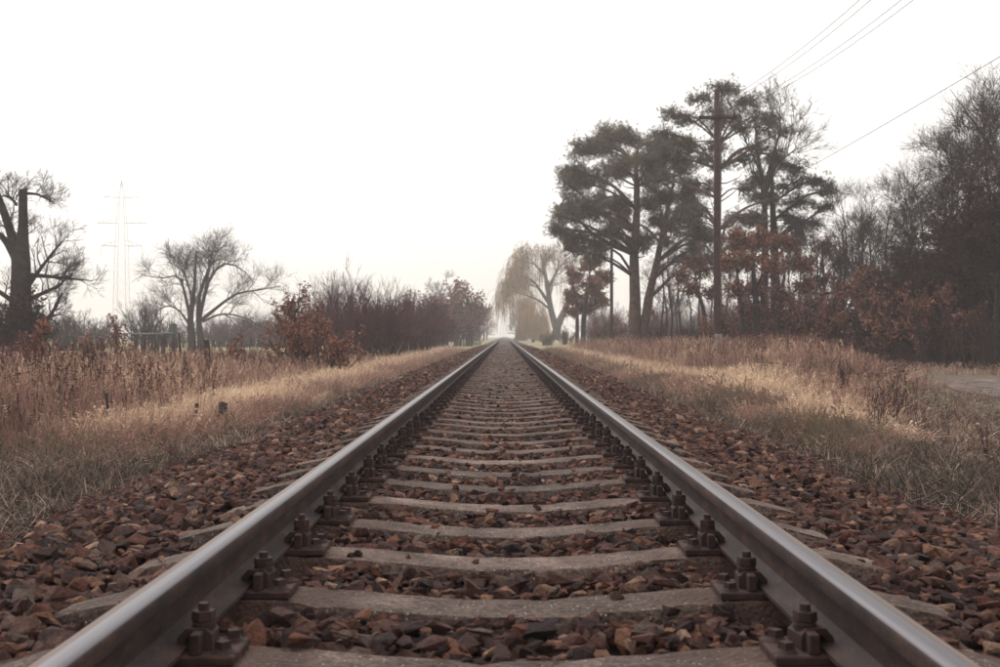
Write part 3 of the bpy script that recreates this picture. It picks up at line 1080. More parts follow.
# --- fallen leaves and bits of twig on the verges
n = 9000
y = 2.4 * (20 / 2.4) ** (rg.random(n) ** .9)
x = np.where(rg.random(n) < .5, -1, 1) * (2.15 + rg.exponential(1.3, n))
k_ = (np.abs(x) < 2.5 + y * .55)
x, y = x[k_], y[k_]
n = len(x)
mb = MB()
mb.add(*leaves(rg, np.stack([x, y, np.maximum(gz(x, y), zbal(x)) + rg.uniform(.01, .06, n)], 1), .045, .6, .6))
nt_ = 2200
pk = rg.integers(n, size=nt_)
a0 = np.stack([x[pk] + rg.normal(0, .1, nt_), y[pk] + rg.normal(0, .1, nt_), np.maximum(gz(x[pk], y[pk]), zbal(x[pk])) + rg.uniform(.01, .05, nt_)], 1)
d0 = norm(rg.normal(size=(nt_, 3)) * np.array([1, 1, .25])) * rg.uniform(.08, .35, (nt_, 1))
V, Fq = tubes(np.stack([a0, a0 + d0 * .5 + rg.normal(0, .015, (nt_, 3)), a0 + d0], 1), np.broadcast_to(np.array([.0035, .003, .0015]), (nt_, 3)), 3)
mb.add(V, Fq, np.repeat(rg.random(nt_), 9))
tag(obj("leaf_litter", mb.mesh("leaf_litter", M_plumleaf)), "fallen brown leaves and broken twigs strewn over the verges", kind="stuff")

# ------------------------------------------------------------------ trees: builders
def root(name, loc, label, cat, group=None):
    e = bpy.data.objects.new(name, None)
    col.objects.link(e)
    e.location = loc
    return tag(e, label, cat, group)

def place(name, label, cat, me_trunk, me_crown, loc, rz=0, sc=1, group=None, trunk_name="trunk", crown_name="crown"):
    e = root(name, loc, label, cat, group)
    e.rotation_euler.z = rz
    e.scale = (sc, sc, sc) if np.isscalar(sc) else sc
    obj(trunk_name, me_trunk, e)
    if me_crown:
        obj(crown_name, me_crown, e)
    return e

def mk(pts, radii, sides=8, n=9):
    P = poly(pts, n)[None]
    Rr = np.interp(np.linspace(0, 1, n), np.linspace(0, 1, len(radii)), radii)[None]
    return P, Rr

def bare_meshes(seed, h, r, trunk=None, limbs=9, limb_len=.55, limb_ang=48, up=.35, sub=6, sub_len=.5, tw=6, tw2=5, twig_r=.011, bark=None, twig=None, t0=.3, leafn=0, leafm=None, leafs=.11, curve=.06, tw_len=.16, lr=None, leafz=1.0):
    rg = np.random.default_rng(seed)
    tm, cm = MB(), MB()
    if trunk is None:
        pts = [(0, 0, -.15), (rg.normal(0, .02) * h, rg.normal(0, .02) * h, h * .35), (rg.normal(0, .03) * h, rg.normal(0, .03) * h, h * .7), (rg.normal(0, .05) * h, rg.normal(0, .05) * h, h)]
        mains = [mk(pts, [r * 1.25, r, r * .6, r * .12])]
    else:
        mains = [mk(p, rr) for p, rr in trunk]
    P0 = np.concatenate([p for p, _ in mains]); R0 = np.concatenate([q for _, q in mains])
    tm.add(*tubes(P0, R0, 9))
    P1, R1 = sprout(rg, P0, R0, limbs, t0, .98, limb_ang, h * limb_len, .5, 7, up, .16, curve, .2, rmax=lr or r * .4, rmin=twig_r * 1.5)
    tm.add(*tubes(P1, R1, 6))
    P2, R2 = sprout(rg, P1, R1, sub, .2, .98, 42, h * limb_len * sub_len, .55, 5, up * .5, .2, curve, .25, rmin=twig_r)
    tm.add(*tubes(P2, R2, 4))
    P3, R3 = sprout(rg, P2, R2, tw, .1, 1, 38, h * tw_len, .7, 4, up * .4, .11, curve, .4, rmin=twig_r * .8, rmax=twig_r * 1.6)
    cm.add(*tubes(P3, R3, 3))
    P4, R4 = sprout(rg, P3, R3, tw2, .1, 1, 36, h * tw_len * .6, .7, 3, up * .4, .11, curve, .5, rmin=twig_r * .6, rmax=twig_r)
    cm.add(*tubes(P4, R4, 3))
    me_t = tm.mesh("trunk", bark or M_bark, True)
    mats = [twig or M_twig]
    me_c = None
    if leafn:
        P = P4[:, 1:].reshape(-1, 3)
        P = P[P[:, 2] < h * leafz * rg.uniform(.75, 1.0, len(P))]
        pos = P[rg.integers(len(P), size=leafn)] + rg.normal(0, .06, (leafn, 3))
        V, Fq, A = leaves(rg, pos, leafs)
        nq = sum(len(q) for q in cm.Q)
        cm.add(V, Fq, A)
        me_c = cm.mesh("crown", [mats[0], leafm or M_oakleaf])
        mi = np.zeros(len(me_c.polygons), np.int32); mi[nq:] = 1
        me_c.polygons.foreach_set("material_index", mi)
    else:
        me_c = cm.mesh("crown", mats)
    return me_t, me_c

def pad_tree(seed, base, trunks, pads, kind, dens=1.0, bark=None, leafm=None, twig_r=.014, leafs=.12, flat=.0, stubs=0, fill=0):
    """trunks: list of (pts, radii) in world coordinates; pads: (x,y,z,rx,ry,rz) ellipsoids of foliage in world coordinates"""
    rg = np.random.default_rng(seed)
    base = np.array(base, float)
    tm, cm = MB(), MB()
    T = [mk(np.array(p, float) - base, rr, n=11) for p, rr in trunks]
    for P, Rr in T:
        tm.add(*tubes(P, Rr, 10))
    allp = np.concatenate([P[0] for P, _ in T]); allr = np.concatenate([q[0] for _, q in T])
    if kind == 'needle' and fill:
        more = []
        for pd in pads:
            for _ in range(fill):
                o_ = rg.normal(0, .75, 3) * np.array(pd[3:6])
                more.append((pd[0] + o_[0], pd[1] + o_[1] * 1.5, pd[2] + o_[2], pd[3] * .75, pd[4] * .75, pd[5] * .8))
        pads = list(pads) + more
    limbsP, limbsR, lp = [], [], []
    for pd in pads:
        c = np.array(pd[:3]) - base
        rr = np.array(pd[3:6])
        hd = np.hypot(allp[:, 0] - c[0], allp[:, 1] - c[1])
        cost = np.abs(allp[:, 2] - (c[2] - .45 * hd)) + .55 * hd + (allp[:, 2] > c[2] + .3) * 3
        i = np.argmin(cost)
        a = allp[i]
        midp = (a + c) / 2 + np.array([0, 0, .10 * np.linalg.norm(c - a)]) + rg.normal(0, .10, 3) * np.linalg.norm(c - a) * .6
        out = norm((c - a)[None])[0]
        Pn = poly([a, midp, c, c + out * np.array([.55, .55, .2]) * rr.mean()], 9)
        r0 = min(allr[i] * .55, .02 + .018 * np.linalg.norm(c - a))
        limbsP.append(Pn); limbsR.append(np.linspace(r0, .018, 9)); lp.append((c, rr))
    LP = np.array(limbsP); LR = np.array(limbsR)
    tm.add(*tubes(LP, LR, 6))
    if stubs:
        SPp, SR = sprout(rg, T[0][0], T[0][1], stubs, .35, .85, 70, 1.4, .3, 5, .1, .25, 0, .3)
        tm.add(*tubes(SPp, SR, 5))
    for (c, rr), P in zip(lp, LP):
        vol = rr[0] * rr[1] * rr[2]
        ns = int(12 + 9 * vol ** .6)
        tgt = norm(rg.normal(size=(ns, 3))) * (rg.random((ns, 1)) ** .4) * rr + c
        st = P[rg.integers(4, 9, size=ns)]
        md = (st + tgt) / 2 + rg.normal(0, .12, (ns, 3)) + np.array([0, 0, -.08])
        SPn = np.stack([st, (st + md) / 2 + rg.normal(0, .04, (ns, 3)), md, tgt], 1)
        SR = np.broadcast_to(np.array([2.4, 1.9, 1.4, .8]) * twig_r, (ns, 4))
        tm.add(*tubes(SPn, SR, 4))
        TP, TR = sprout(rg, SPn, SR, 6, .2, 1, 45, .42 * rr.mean() ** .5, .6, 3, .15, .2, .1, .5, rmin=twig_r * .7)
        cm.add(*tubes(TP, TR, 3))
        ends = TP[:, 1:].reshape(-1, 3)
        nf = int(dens * (120 if kind == 'needle' else 260) * (rr[0] * rr[1] + rr[0] * rr[2] + rr[1] * rr[2]))
        pick = ends[rg.integers(len(ends), size=nf)] + rg.normal(0, .15 if kind == 'needle' else .10, (nf, 3))
        ok = wob(pick[:, 0] + pick[:, 2] * .7, pick[:, 1] - pick[:, 2] * 1.3, .42 if kind == 'needle' else .34, seed % 9) > (-.12 if kind == 'needle' else -.35)
        pick = pick[ok]
        if kind == 'needle':
            d = norm(pick - c + np.array([0, 0, .6 * rr[2] + .2]))
            V, Fq, A = tufts(rg, pick, d, 10, .23, .018, .8)
        else:
            V, Fq, A = leaves(rg, pick, leafs, .62)
        cm.add(V, Fq, A)
    me_t = tm.mesh("trunk", bark or M_bark, True)
    me_c = cm.mesh("crown", [leafm])
    return me_t, me_c

def px_pads(lst, Y):
    """(px, py, rx_px, ry_px, dy) -> world ellipsoids"""
    out = []
    for px, py, rx, ry_, dy in lst:
        yy = Y + dy
        s_ = yy / FPX
        out.append((WX(px, yy), yy, WZ(py, yy), rx * s_ * 1.15, max(.6, (rx * .9) * s_), ry_ * s_ * 1.15))
    return out

# ------------------------------------------------------------------ right: pines
def zg(x_, y_): return float(gz(x_, y_))
def add_pad(name, label, cat, seed, Y, base_px, trunks_px, pads_px, kind, **kw):
    bx0 = WX(base_px, Y)
    base = (bx0, Y, zg(bx0, Y))
    trunks = []
    for pts, rad in trunks_px:
        q = [W3(p[0], p[1], Y, p[2] if len(p) > 2 else 0) for p in pts]
        q = [(q[0][0], q[0][1], base[2] - .1)] + q[1:]
        trunks.append((q, rad))
    t, c = pad_tree(seed, base, trunks, px_pads(pads_px, Y), kind, **kw)
    return place(name, label, cat, t, c, base)

add_pad("pine_tree", "big broad pine with a leaning twin trunk and a rounded dark green crown", "tree", 31, 62, 637,
        [([(634, 340), (635, 300), (634, 255), (637, 210), (636, 165), (640, 135)], [.40, .31, .25, .19, .12, .04]),
         ([(642, 340), (648, 300), (657, 262), (664, 225), (672, 190, 1), (676, 165, 1)], [.28, .23, .18, .14, .09, .04])],
        [(600, 150, 22, 12, 0), (630, 138, 22, 12, 1), (660, 140, 20, 12, 0), (582, 178, 22, 13, -1), (610, 175, 22, 13, 2), (645, 165, 24, 13, -2), (680, 165, 18, 13, 1),
         (570, 205, 18, 14, 0), (592, 212, 20, 14, -2), (618, 205, 18, 12, 3), (575, 238, 16, 15, 1), (596, 245, 18, 12, -1), (655, 200, 18, 12, 3), (686, 196, 18, 12, -1),
         (670, 225, 20, 11, 1), (694, 232, 18, 12, 2), (648, 238, 14, 9, -2), (612, 232, 12, 9, -3), (684, 258, 15, 8, 2)],
        'needle', bark=M_bark_pine, leafm=M_needle, dens=1.75, stubs=9, fill=3)
add_pad("pine_tree", "tall slim pine whose open crown rises above all others behind the telegraph pole", "tree", 32, 56, 718,
        [([(718, 342), (718, 290), (718, 230), (719, 170), (720, 120), (722, 88)], [.20, .18, .15, .12, .08, .03])],
        [(722, 88, 16, 9, 0), (703, 100, 18, 9, 0), (745, 102, 18, 9, 1), (688, 118, 18, 9, -1), (765, 128, 15, 8, 0), (715, 122, 16, 8, 2), (740, 128, 14, 7, -1),
         (690, 142, 20, 10, 0), (672, 160, 14, 9, 1), (705, 160, 15, 8, -1), (742, 160, 16, 8, 1), (760, 150, 12, 6, -1), (690, 185, 18, 9, 2), (745, 190, 14, 8, 0), (702, 212, 18, 9, -1), (738, 218, 12, 7, 2), (700, 236, 14, 9, 1), (709, 258, 12, 8, -1), (690, 208, 14, 8, 2), (708, 188, 14, 8, 2), (736, 246, 13, 8, 1), (752, 214, 13, 7, -1), (676, 140, 14, 8, 1), (714, 146, 12, 7, 1)],
        'needle', bark=M_bark_pine, leafm=M_needle, dens=1.5, stubs=8, fill=1)
add_pad("pine_tree", "dark pine with flat layered branches reaching out to the side at mid height", "tree", 33, 59, 776,
        [([(776, 344), (775, 290), (774, 240), (772, 195), (772, 160)], [.30, .24, .2, .13, .04])],
        [(775, 162, 14, 7, 0), (795, 168, 16, 6, 0), (760, 178, 16, 7, 1), (790, 184, 20, 6, -1), (815, 181, 16, 5, 0), (828, 190, 14, 5, 1), (765, 200, 20, 7, 0), (800, 202, 22, 6, 1),
         (826, 206, 12, 4, -1), (755, 220, 20, 7, -1), (790, 222, 24, 7, 0), (816, 224, 12, 5, 1), (770, 240, 22, 7, 1), (800, 240, 18, 6, -1), (748, 245, 16, 7, 0)],
        'needle', bark=M_bark, leafm=M_needle_dark, dens=2.4)

# oaks holding dead leaves
add_pad("oak_tree", "rust red oak with dead leaves beside the willow at the end of the wood", "tree", 41, 80, 584,
        [([(583, 340), (584, 315), (588, 290), (590, 268)], [.20, .17, .12, .04]), ([(577, 340), (577, 315), (574, 290), (572, 275)], [.15, .12, .08, .03])],
        [(590, 262, 13, 9, 0), (577, 275, 12, 9, 0), (602, 278, 12, 9, 1), (590, 285, 16, 10, -1), (574, 298, 12, 9, 0), (600, 300, 14, 9, 0), (586, 308, 16, 8, 1), (572, 312, 8, 5, -1)],
        'leaf', bark=M_bark, leafm=M_oakleaf, dens=3.4, leafs=.15)
add_pad("oak_tree", "slender rust red oak sapling between the big pine and the telegraph pole", "tree", 42, 54, 697,
        [([(707, 344), (704, 315), (698, 290), (694, 268)], [.13, .10, .08, .03])],
        [(694, 262, 14, 9, 0), (684, 274, 12, 7, 0), (705, 270, 12, 8, 1), (690, 288, 14, 8, -1), (708, 292, 10, 7, 0)],
        'leaf', bark=M_bark, leafm=M_oakleaf, dens=2.0, leafs=.115)
add_pad("oak_tree", "large rust red oak with thick dead foliage just behind the telegraph pole", "tree", 43, 47, 755,
        [([(757, 346), (757, 315), (754, 285), (752, 250)], [.20, .16, .12, .03]), ([(742, 346), (741, 315), (738, 285), (736, 260)], [.13, .1, .08, .03]), ([(776, 346), (777, 318), (782, 288), (786, 265)], [.13, .11, .08, .03])],
        [(738, 240, 14, 9, 0), (760, 238, 15, 9, 1), (782, 243, 15, 9, 0), (730, 262, 12, 10, -1), (750, 262, 15, 10, -1), (773, 266, 15, 10, -2), (797, 264, 14, 10, 0), (735, 288, 12, 10, 0),
         (757, 290, 16, 10, 1), (782, 292, 16, 10, -1), (803, 286, 11, 9, 1), (746, 310, 12, 7, 0), (772, 314, 13, 7, 1), (793, 312, 10, 7, 0)],
        'leaf', bark=M_bark, leafm=M_oakleaf, dens=4.2, leafs=.115)
add_pad("oak_tree", "low brown oak holding dead leaves in front of the dark wood", "tree", 44, 44, 868,
        [([(866, 350), (866, 325), (869, 300), (872, 275)], [.14, .11, .08, .03]), ([(878, 350), (880, 325), (886, 300)], [.1, .08, .04])],
        [(868, 275, 15, 9, 0), (850, 290, 13, 9, 0), (885, 285, 13, 9, 1), (868, 302, 16, 9, -1), (895, 305, 11, 9, 0), (848, 318, 13, 8, 0), (876, 325, 15, 8, 1), (858, 335, 11, 6, -1)],
        'leaf', bark=M_bark, leafm=M_oakleaf, dens=3.0, leafs=.11)
add_pad("oak_tree", "dim brown oak filling the gap between the large red oak and the dark wood", "tree", 45, 52, 822,
        [([(822, 346), (821, 318), (824, 290), (822, 255)], [.16, .13, .09, .03])],
        [(822, 245, 16, 9, 0), (808, 262, 13, 9, 0), (838, 262, 14, 9, 1), (822, 280, 17, 9, -1), (842, 290, 12, 8, 0), (812, 302, 13, 8, 0), (832, 312, 13, 7, 1)],
        'leaf', bark=M_bark, leafm=M_oakleaf, dens=2.0, leafs=.11)

# bare tree among the pines
def world_limbs(Y, lst, base):
    out = []
    for pts, rad in lst:
        q = np.array([W3(p[0], p[1], Y, p[2] if len(p) > 2 else 0) for p in pts]) - np.array(base)
        out.append((q, rad))
    return out
def add_limbed(name, label, seed, Y, base_px, limbs_px, h, **kw):
    bx0 = WX(base_px, Y)
    base = (bx0, Y, zg(bx0, Y))
    tr = world_limbs(Y, limbs_px, base)
    t, c = bare_meshes(seed, h, .2, trunk=tr, **kw)
    return place(name, label, "tree", t, c, base)
add_limbed("bare_tree", "tall bare tree with spreading forked limbs between the two tall pines", 51, 57, 764,
           [([(763, 345), (764, 290), (765, 235), (763, 185), (757, 150), (755, 118)], [.24, .2, .16, .12, .07, .02]),
            ([(764, 200), (770, 165), (779, 135), (780, 112)], [.12, .08, .05, .02]),
            ([(767, 190), (775, 168), (788, 155), (800, 148)], [.09, .06, .04, .015]),
            ([(764, 180), (755, 160), (745, 140), (738, 120)], [.09, .06, .04, .015])],
           13, limbs=9, limb_len=.17, sub=5, tw=4, tw2=3, tw_len=.06, t0=.45, bark=M_bark, twig_r=.012, lr=.05)

# willow beside the line
def willow():
    Y = 170.0
    bx0 = WX(556, Y)
    base = np.array([bx0, Y, zg(bx0, Y)])
    rg = np.random.default_rng(61)
    L = world_limbs(Y, [([(555, 340), (558, 325), (566, 308), (572, 290), (574, 268)], [.75, .6, .45, .3, .1]),
                        ([(556, 328), (551, 310), (548, 290), (544, 268), (541, 254)], [.55, .45, .35, .22, .08]),
                        ([(550, 305), (540, 290), (532, 280), (522, 276)], [.3, .22, .14, .06]),
                        ([(548, 290), (556, 272), (560, 258)], [.25, .15, .06]),
                        ([(545, 275), (534, 264), (526, 262)], [.2, .12, .06]),
                        ([(553, 312), (538, 300), (522, 294), (512, 292)], [.2, .14, .09, .04])], base)
    tm, cm, sm = MB(), MB(), MB()
    Ps = np.concatenate([mk(p, r_)[0] for p, r_ in L]); Rs = np.concatenate([mk(p, r_)[1] for p, r_ in L])
    tm.add(*tubes(Ps, Rs, 9))
    P1, R1 = sprout(rg, Ps, Rs, 9, .35, 1, 45, 3.2, .5, 6, .35, .2, .02, .25, rmin=.03)
    tm.add(*tubes(P1, R1, 5))
    P2, R2 = sprout(rg, P1, R1, 8, .2, 1, 45, 1.7, .6, 4, .3, .2, .05, .4, rmin=.025)
    cm.add(*tubes(P2, R2, 3))
    P3, R3 = sprout(rg, P2, R2, 5, .2, 1, 45, 1.0, .6, 3, .2, .25, .05, .4, rmin=.02)
    cm.add(*tubes(P3, R3, 3))
    # hanging strands from the outer ends
    E = P2[:, -1]
    w = np.exp(-((E[:, 0] + 2.5) / 4.0)) + .05
    pk = rg.choice(len(E), size=900, p=w / w.sum())
    st = E[pk] + rg.normal(0, .35, (900, 3))
    ln = np.minimum(rg.uniform(1.5, 6.5, 900), np.maximum(st[:, 2] - .6, .4))
    n = 6
    P = np.empty((900, n, 3)); P[:, 0] = st
    d = norm(rg.normal(0, .6, (900, 3)) * np.array([1, 1, .2]) + np.array([-.1, 0, -.3]))
    for j in range(1, n):
        P[:, j] = P[:, j - 1] + d * (ln / (n - 1))[:, None]
        d = norm(d * .45 + np.array([0, 0, -1]) + rg.normal(0, .05, (900, 3)))
    V, Fq = tubes(P, np.broadcast_to(np.linspace(.030, .016, n), (900, n)), 3)
    sm.add(V, Fq, np.repeat(rg.random(900), n * 3))
    e = place("willow_tree", "pale weeping willow with yellow hanging strands beside the line", "tree", tm.mesh("trunk", M_bark, True), cm.mesh("crown", M_twig_warm), tuple(base))
    obj("hanging_strands", sm.mesh("hanging_strands", M_willow), e)
    # a lower fountain of orange strands next to it
    Y2 = 185.0
    b2 = np.array([WX(533, Y2), Y2, 0])
    n = 900
    a = rg.uniform(0, 6.28, n); rr = 2.6 * np.sqrt(rg.random(n))
    topz = 7.0 * np.sqrt(np.clip(1 - (rr / 3.1) ** 2, .05, 1)) * rg.uniform(.35, 1.1, n) * (1 + .25 * np.sin(a * 3 + 1))
    P = np.empty((n, 5, 3))
    xy = np.stack([np.cos(a) * rr, np.sin(a) * rr], 1)
    for j, f in enumerate((1, .8, .55, .3, .1)):
        P[:, j, :2] = xy * (1 + .10 * (4 - j) * 0 + .06 * j) + rg.normal(0, .08, (n, 2))
        P[:, j, 2] = topz * f
    V, Fq = tubes(P, np.broadcast_to(np.linspace(.03, .02, 5), (n, 5)), 3)
    sm = MB().add(V, Fq, np.repeat(rg.random(n) * .8, 15))
    st = MB()
    st.add(*tubes(np.concatenate([mk([(0, 0, -.1), (.1, 0, 2.5), (rg.normal(0, .6), rg.normal(0, .6), 6.6)], [.22, .16, .04])[0] for _ in range(4)]), np.concatenate([mk([(0, 0, 0), (0, 0, 1)], [.22, .16, .04])[1] for _ in range(4)]), 6))
    place("willow_bush", "low orange willow bush drooping to the ground at the track edge", "bush", st.mesh("trunk", M_bark, True), sm.mesh("crown", M_willow), tuple(b2))
willow()

# ------------------------------------------------------------------ right: the dark wood
forest = [bare_meshes(70 + i, 11, .085, limbs=16, limb_len=.30, limb_ang=34, up=.55, sub=6, sub_len=.5, tw=4, tw2=3, twig_r=.011, t0=.22, bark=M_bark, tw_len=.10,
                      leafn=(0, 1500, 4000)[i], leafm=M_darkleaf, leafs=.11, leafz=(1, .6, .7)[i]) for i in range(3)]
dense = [bare_meshes(80 + i, 11, .09, limbs=24, limb_len=.26, limb_ang=48, up=.35, sub=6, sub_len=.5, tw=4, tw2=3, twig_r=.012, t0=.06, bark=M_bark, tw_len=.10,
                     leafn=15000, leafm=M_darkleaf, leafs=.12, leafz=(.72, .62)[i]) for i in range(2)]
frg = np.random.default_rng(77)
OUTL = ([800, 840, 870, 900, 930, 960, 990, 1100], [215, 185, 168, 168, 138, 98, 62, 30])   # skyline of the wood in the photograph
# front edge of the wood: (px, Y, height m, mesh, label)
edge_trees = [
    (846, 50, 7.2, forest[0], "bare tree with fine upright twigs at the near end of the dark wood"),
    (862, 53, 9.0, forest[1], "taller bare tree behind the low brown oak"),
    (884, 46, 8.6, forest[0], "bare slender tree where the wood turns dark"),
    (905, 47, 8.8, dense[0], "dense dark tree at the corner of the wood behind the grass bank"),
    (922, 42, 8.6, dense[1], "dense dark tree above the bend of the sandy track"),
    (945, 40, 8.9, dense[0], "thick dark tree over the sandy track, with a rounded top"),
    (968, 38, 9.6, dense[1], "tall dark tree over the grassy patch of the sandy track"),
    (992, 36, 9.2, dense[0], "dark tree cut by the right edge of the picture"),
    (992, 39, 11.4, forest[0], "tallest bare treetop at the right edge of the picture"),
    (945, 44, 10.6, forest[1], "bare feathery treetop rising out of the dark wood"),
]
for px_, Y, h_, (t, c), lab in edge_trees:
    x_ = WX(px_, Y)
    zmax = max(v.co.z for v in c.vertices)
    h_ = WZ(np.interp(px_, OUTL[0], OUTL[1]), Y) if "tallest" not in lab else WZ(48, Y)
    place("forest_tree", lab, "tree", t, c, (x_, Y, zg(x_, Y) - .05), frg.uniform(0, 6.28), h_ / zmax, "trees at the edge of the dark wood")
for row_y, x0, x1, st in ((46, 17.5, 30, 1.9), (52, 17, 32, 2.0), (60, 19, 38, 2.4)):
    x_ = x0
    while x_ < x1:
        yy = row_y + frg.uniform(-2, 2)
        ms = [forest[1], forest[2], dense[0], dense[1], dense[1]][frg.integers(5)]
        xx = x_ + frg.uniform(-.5, .5)
        if xx / yy < .50:
            place("forest_tree", "dark tree deep inside the dense wood behind its front row", "tree", ms[0], ms[1], (xx, yy, zg(xx, yy) - .05), frg.uniform(0, 6.28), (WZ(np.interp(VX + xx / yy * FPX, OUTL[0], OUTL[1]) + frg.uniform(8, 45), yy)) / max(v.co.z for v in ms[1].vertices), "trees inside the dark wood")
        x_ += st
# slim trunks under the pines
slim = [bare_meshes(90 + i, 6.5, .06, limbs=9, limb_len=.26, sub=5, tw=4, tw2=3, twig_r=.010, t0=.3, up=.5, bark=M_bark, tw_len=.09) for i in range(3)]
slim_spots = [(664, 66, 5.5, "leftmost slim bare tree under the pines, close to the big pine"), (672, 70, 5.2, "slim crooked tree, second from the big pine under the crowns"),
              (684, 64, 5.6, "slim dark tree standing alone under the slim red oak"), (714, 72, 6.0, "slim bare tree just left of the telegraph pole"),
              (740, 60, 5.6, "slim bare tree just right of the telegraph pole"), (768, 62, 5.5, "slim tree behind the large red oak, nearest its middle"),
              (790, 56, 5.4, "slim tree behind the right side of the large red oak"), (806, 60, 6.2, "slim bare tree left of the dim brown oak"),
              (835, 58, 6.4, "slim bare tree right of the dim brown oak"), (853, 62, 7.0, "slim bare tree at the left of the dark wood"), (650, 78, 5.0, "distant slim tree behind the big pine trunk"),
              (679, 77, 6.0, "slim tree, third from the big pine under the crowns"), (701, 66, 6.2, "slim bare tree behind the slender red oak sapling"), (726, 64, 6.0, "slim tree hidden partly by the telegraph pole's right side")]
slim_spots += [(658, 58, 5.0, "slim dark tree right beside the leaning pine stem"), (669, 62, 5.4, "slim tree fourth from the big pine, leaning a little"), (691, 73, 6.0, "faint slim tree seen through the slender red oak"),
               (784, 50, 5.2, "slim tree rising through the large red oak's right half"), (799, 53, 5.8, "slim tree at the large red oak's outer edge"), (814, 50, 5.6, "slim tree standing before the dim brown oak"), (828, 54, 6.0, "slim tree inside the dim brown oak"),
               (842, 49, 5.6, "slim tree midway between the dim oak and the low brown oak"), (857, 47, 5.6, "slim tree just left of the low brown oak"), (873, 50, 6.2, "slim tree behind the low brown oak's crown"), (888, 45, 5.8, "slim tree where grass bank meets the dark wood"),
               (748, 66, 5.5, "slim tree between telegraph pole and large red oak"), (777, 68, 6.0, "far slim tree seen under the large red oak")]
for i, (px_, Y, h_, lab) in enumerate(slim_spots):
    x_ = WX(px_, Y)
    t, c = slim[i % 3]
    place("slim_tree", lab, "tree", t, c, (x_, Y, zg(x_, Y) - .05), frg.uniform(0, 6.28), h_ / 6.5, "slim trees under the pines")

# ------------------------------------------------------------------ shrubs
def shrub_meshes(seed, h, w, stems=46, tw=9, tw2=4, twig_r=.009, leafn=0, leafm=None, leafs=.10, twig=None, d=None):
    rg = np.random.default_rng(seed)
    d = d or w
    n = stems
    a = rg.uniform(0, 6.28, n); q = np.sqrt(rg.random(n))
    b = np.stack([np.cos(a) * q * w * .30, np.sin(a) * q * d * .30, np.full(n, -.08)], 1)
    tip = np.stack([np.cos(a) * q * w * .5, np.sin(a) * q * d * .5, h * np.sqrt(np.clip(1.05 - q ** 2 * .75, .1, 1)) * rg.uniform(.5, 1.05, n)], 1)
    mid_ = b * .5 + tip * .5 + rg.normal(0, .05 * h, (n, 3)) - np.stack([np.cos(a) * q * w * .06, np.sin(a) * q * d * .06, -np.full(n, .08 * h)], 1)
    P = np.stack([b, (b + mid_) / 2, mid_, (mid_ + tip) / 2 + rg.normal(0, .03 * h, (n, 3)), tip], 1)
    Rr = np.broadcast_to(np.linspace(3.2, .9, 5) * twig_r, (n, 5))
    tm, cm = MB(), MB()
    tm.add(*tubes(P, Rr, 4))
    P2, R2 = sprout(rg, P, Rr, tw, .15, 1, 32, h * .36, .6, 4, .25, .15, .08, .4, rmin=twig_r * .8)
    cm.add(*tubes(P2, R2, 3))
    P3, R3 = sprout(rg, P2, R2, tw2, .1, 1, 34, h * .17, .7, 3, .25, .2, .08, .5, rmin=twig_r * .6)
    cm.add(*tubes(P3, R3, 3))
    me_t = tm.mesh("trunk", M_bark)
    if leafn:
        pp = np.concatenate([P3[:, 1:].reshape(-1, 3), P2[:, 1:].reshape(-1, 3)])
        pos = pp[rg.integers(len(pp), size=leafn)] + rg.normal(0, .04, (leafn, 3))
        nq = sum(len(f) for f in cm.Q)
        cm.add(*leaves(rg, pos, leafs))
        me_c = cm.mesh("crown", [twig or M_twig, leafm or M_oakleaf])
        mi = np.zeros(len(me_c.polygons), np.int32); mi[nq:] = 1
        me_c.polygons.foreach_set("material_index", mi)
    else:
        me_c = cm.mesh("crown", twig or M_twig)
    return me_t, me_c

def put_shrub(name, label, ms, px_, Y, rz=0, sc=1, cat="bush", group=None):
    x_ = WX(px_, Y)
    return place(name, label, cat, ms[0], ms[1], (x_, Y, zg(x_, Y) - .02), rz, sc, group, trunk_name="stems")

# row of shrubs along the left of the line
oak_shrub = shrub_meshes(101, 1.55, 2.1, 20, 6, 3, .010, 2600, M_oakleaf, .09)
put_shrub("oak_shrub", "low leafy oak shrub with brown leaves in front of the purple thicket", oak_shrub, 318, 28)
col_shrub = shrub_meshes(102, 2.5, 1.2, 14, 6, 3, .010, 2600, M_oakleaf, .095)
put_shrub("oak_shrub", "narrow upright oak sapling with rust leaves left of the purple thicket", col_shrub, 301, 33)
thick = [shrub_meshes(110 + i, 3.2, 3.6, 95, 8, 4, .010, 0, None, twig=M_twig_purple, d=4.5) for i in range(2)]
put_shrub("thorn_thicket", "dense purple bare thicket, the widest one left of the track", thick[0], 372, 47, 0, (1.05, 1, 1.0))
put_shrub("thorn_thicket", "purple thicket squeezed behind the narrow oak sapling", thick[1], 338, 52, 1.0, (.9, 1, 1.05))
put_shrub("thorn_thicket", "bare purple thicket just beyond the widest one", thick[1], 402, 60, 2.0, (1.1, 1.1, 1.02))
redt = shrub_meshes(115, 3.6, 4.2, 90, 8, 4, .011, 7000, M_plumleaf, .14, twig=M_twig_purple)
put_shrub("thorn_thicket", "reddish thicket in the middle of the hedge left of the track", redt, 424, 78, .4, (1.0, 1.2, 1.05))
put_shrub("thorn_thicket", "purple grey thicket between the reddish one and the rusty tree", thick[0], 434, 100, 2.4, (1.0, 1.3, 1.22))
rusty = shrub_meshes(116, 5.4, 5.4, 60, 8, 4, .014, 16000, M_oakleaf, .22)
put_shrub("hornbeam_tree", "round rust brown leafy tree at the far end of the left hedge", rusty, 456, 116, 0, 1.08, "tree")
put_shrub("thorn_thicket", "dark low thicket at the foot of the rust brown tree", thick[1], 471, 130, .7, (.8, 1.0, 1.0))
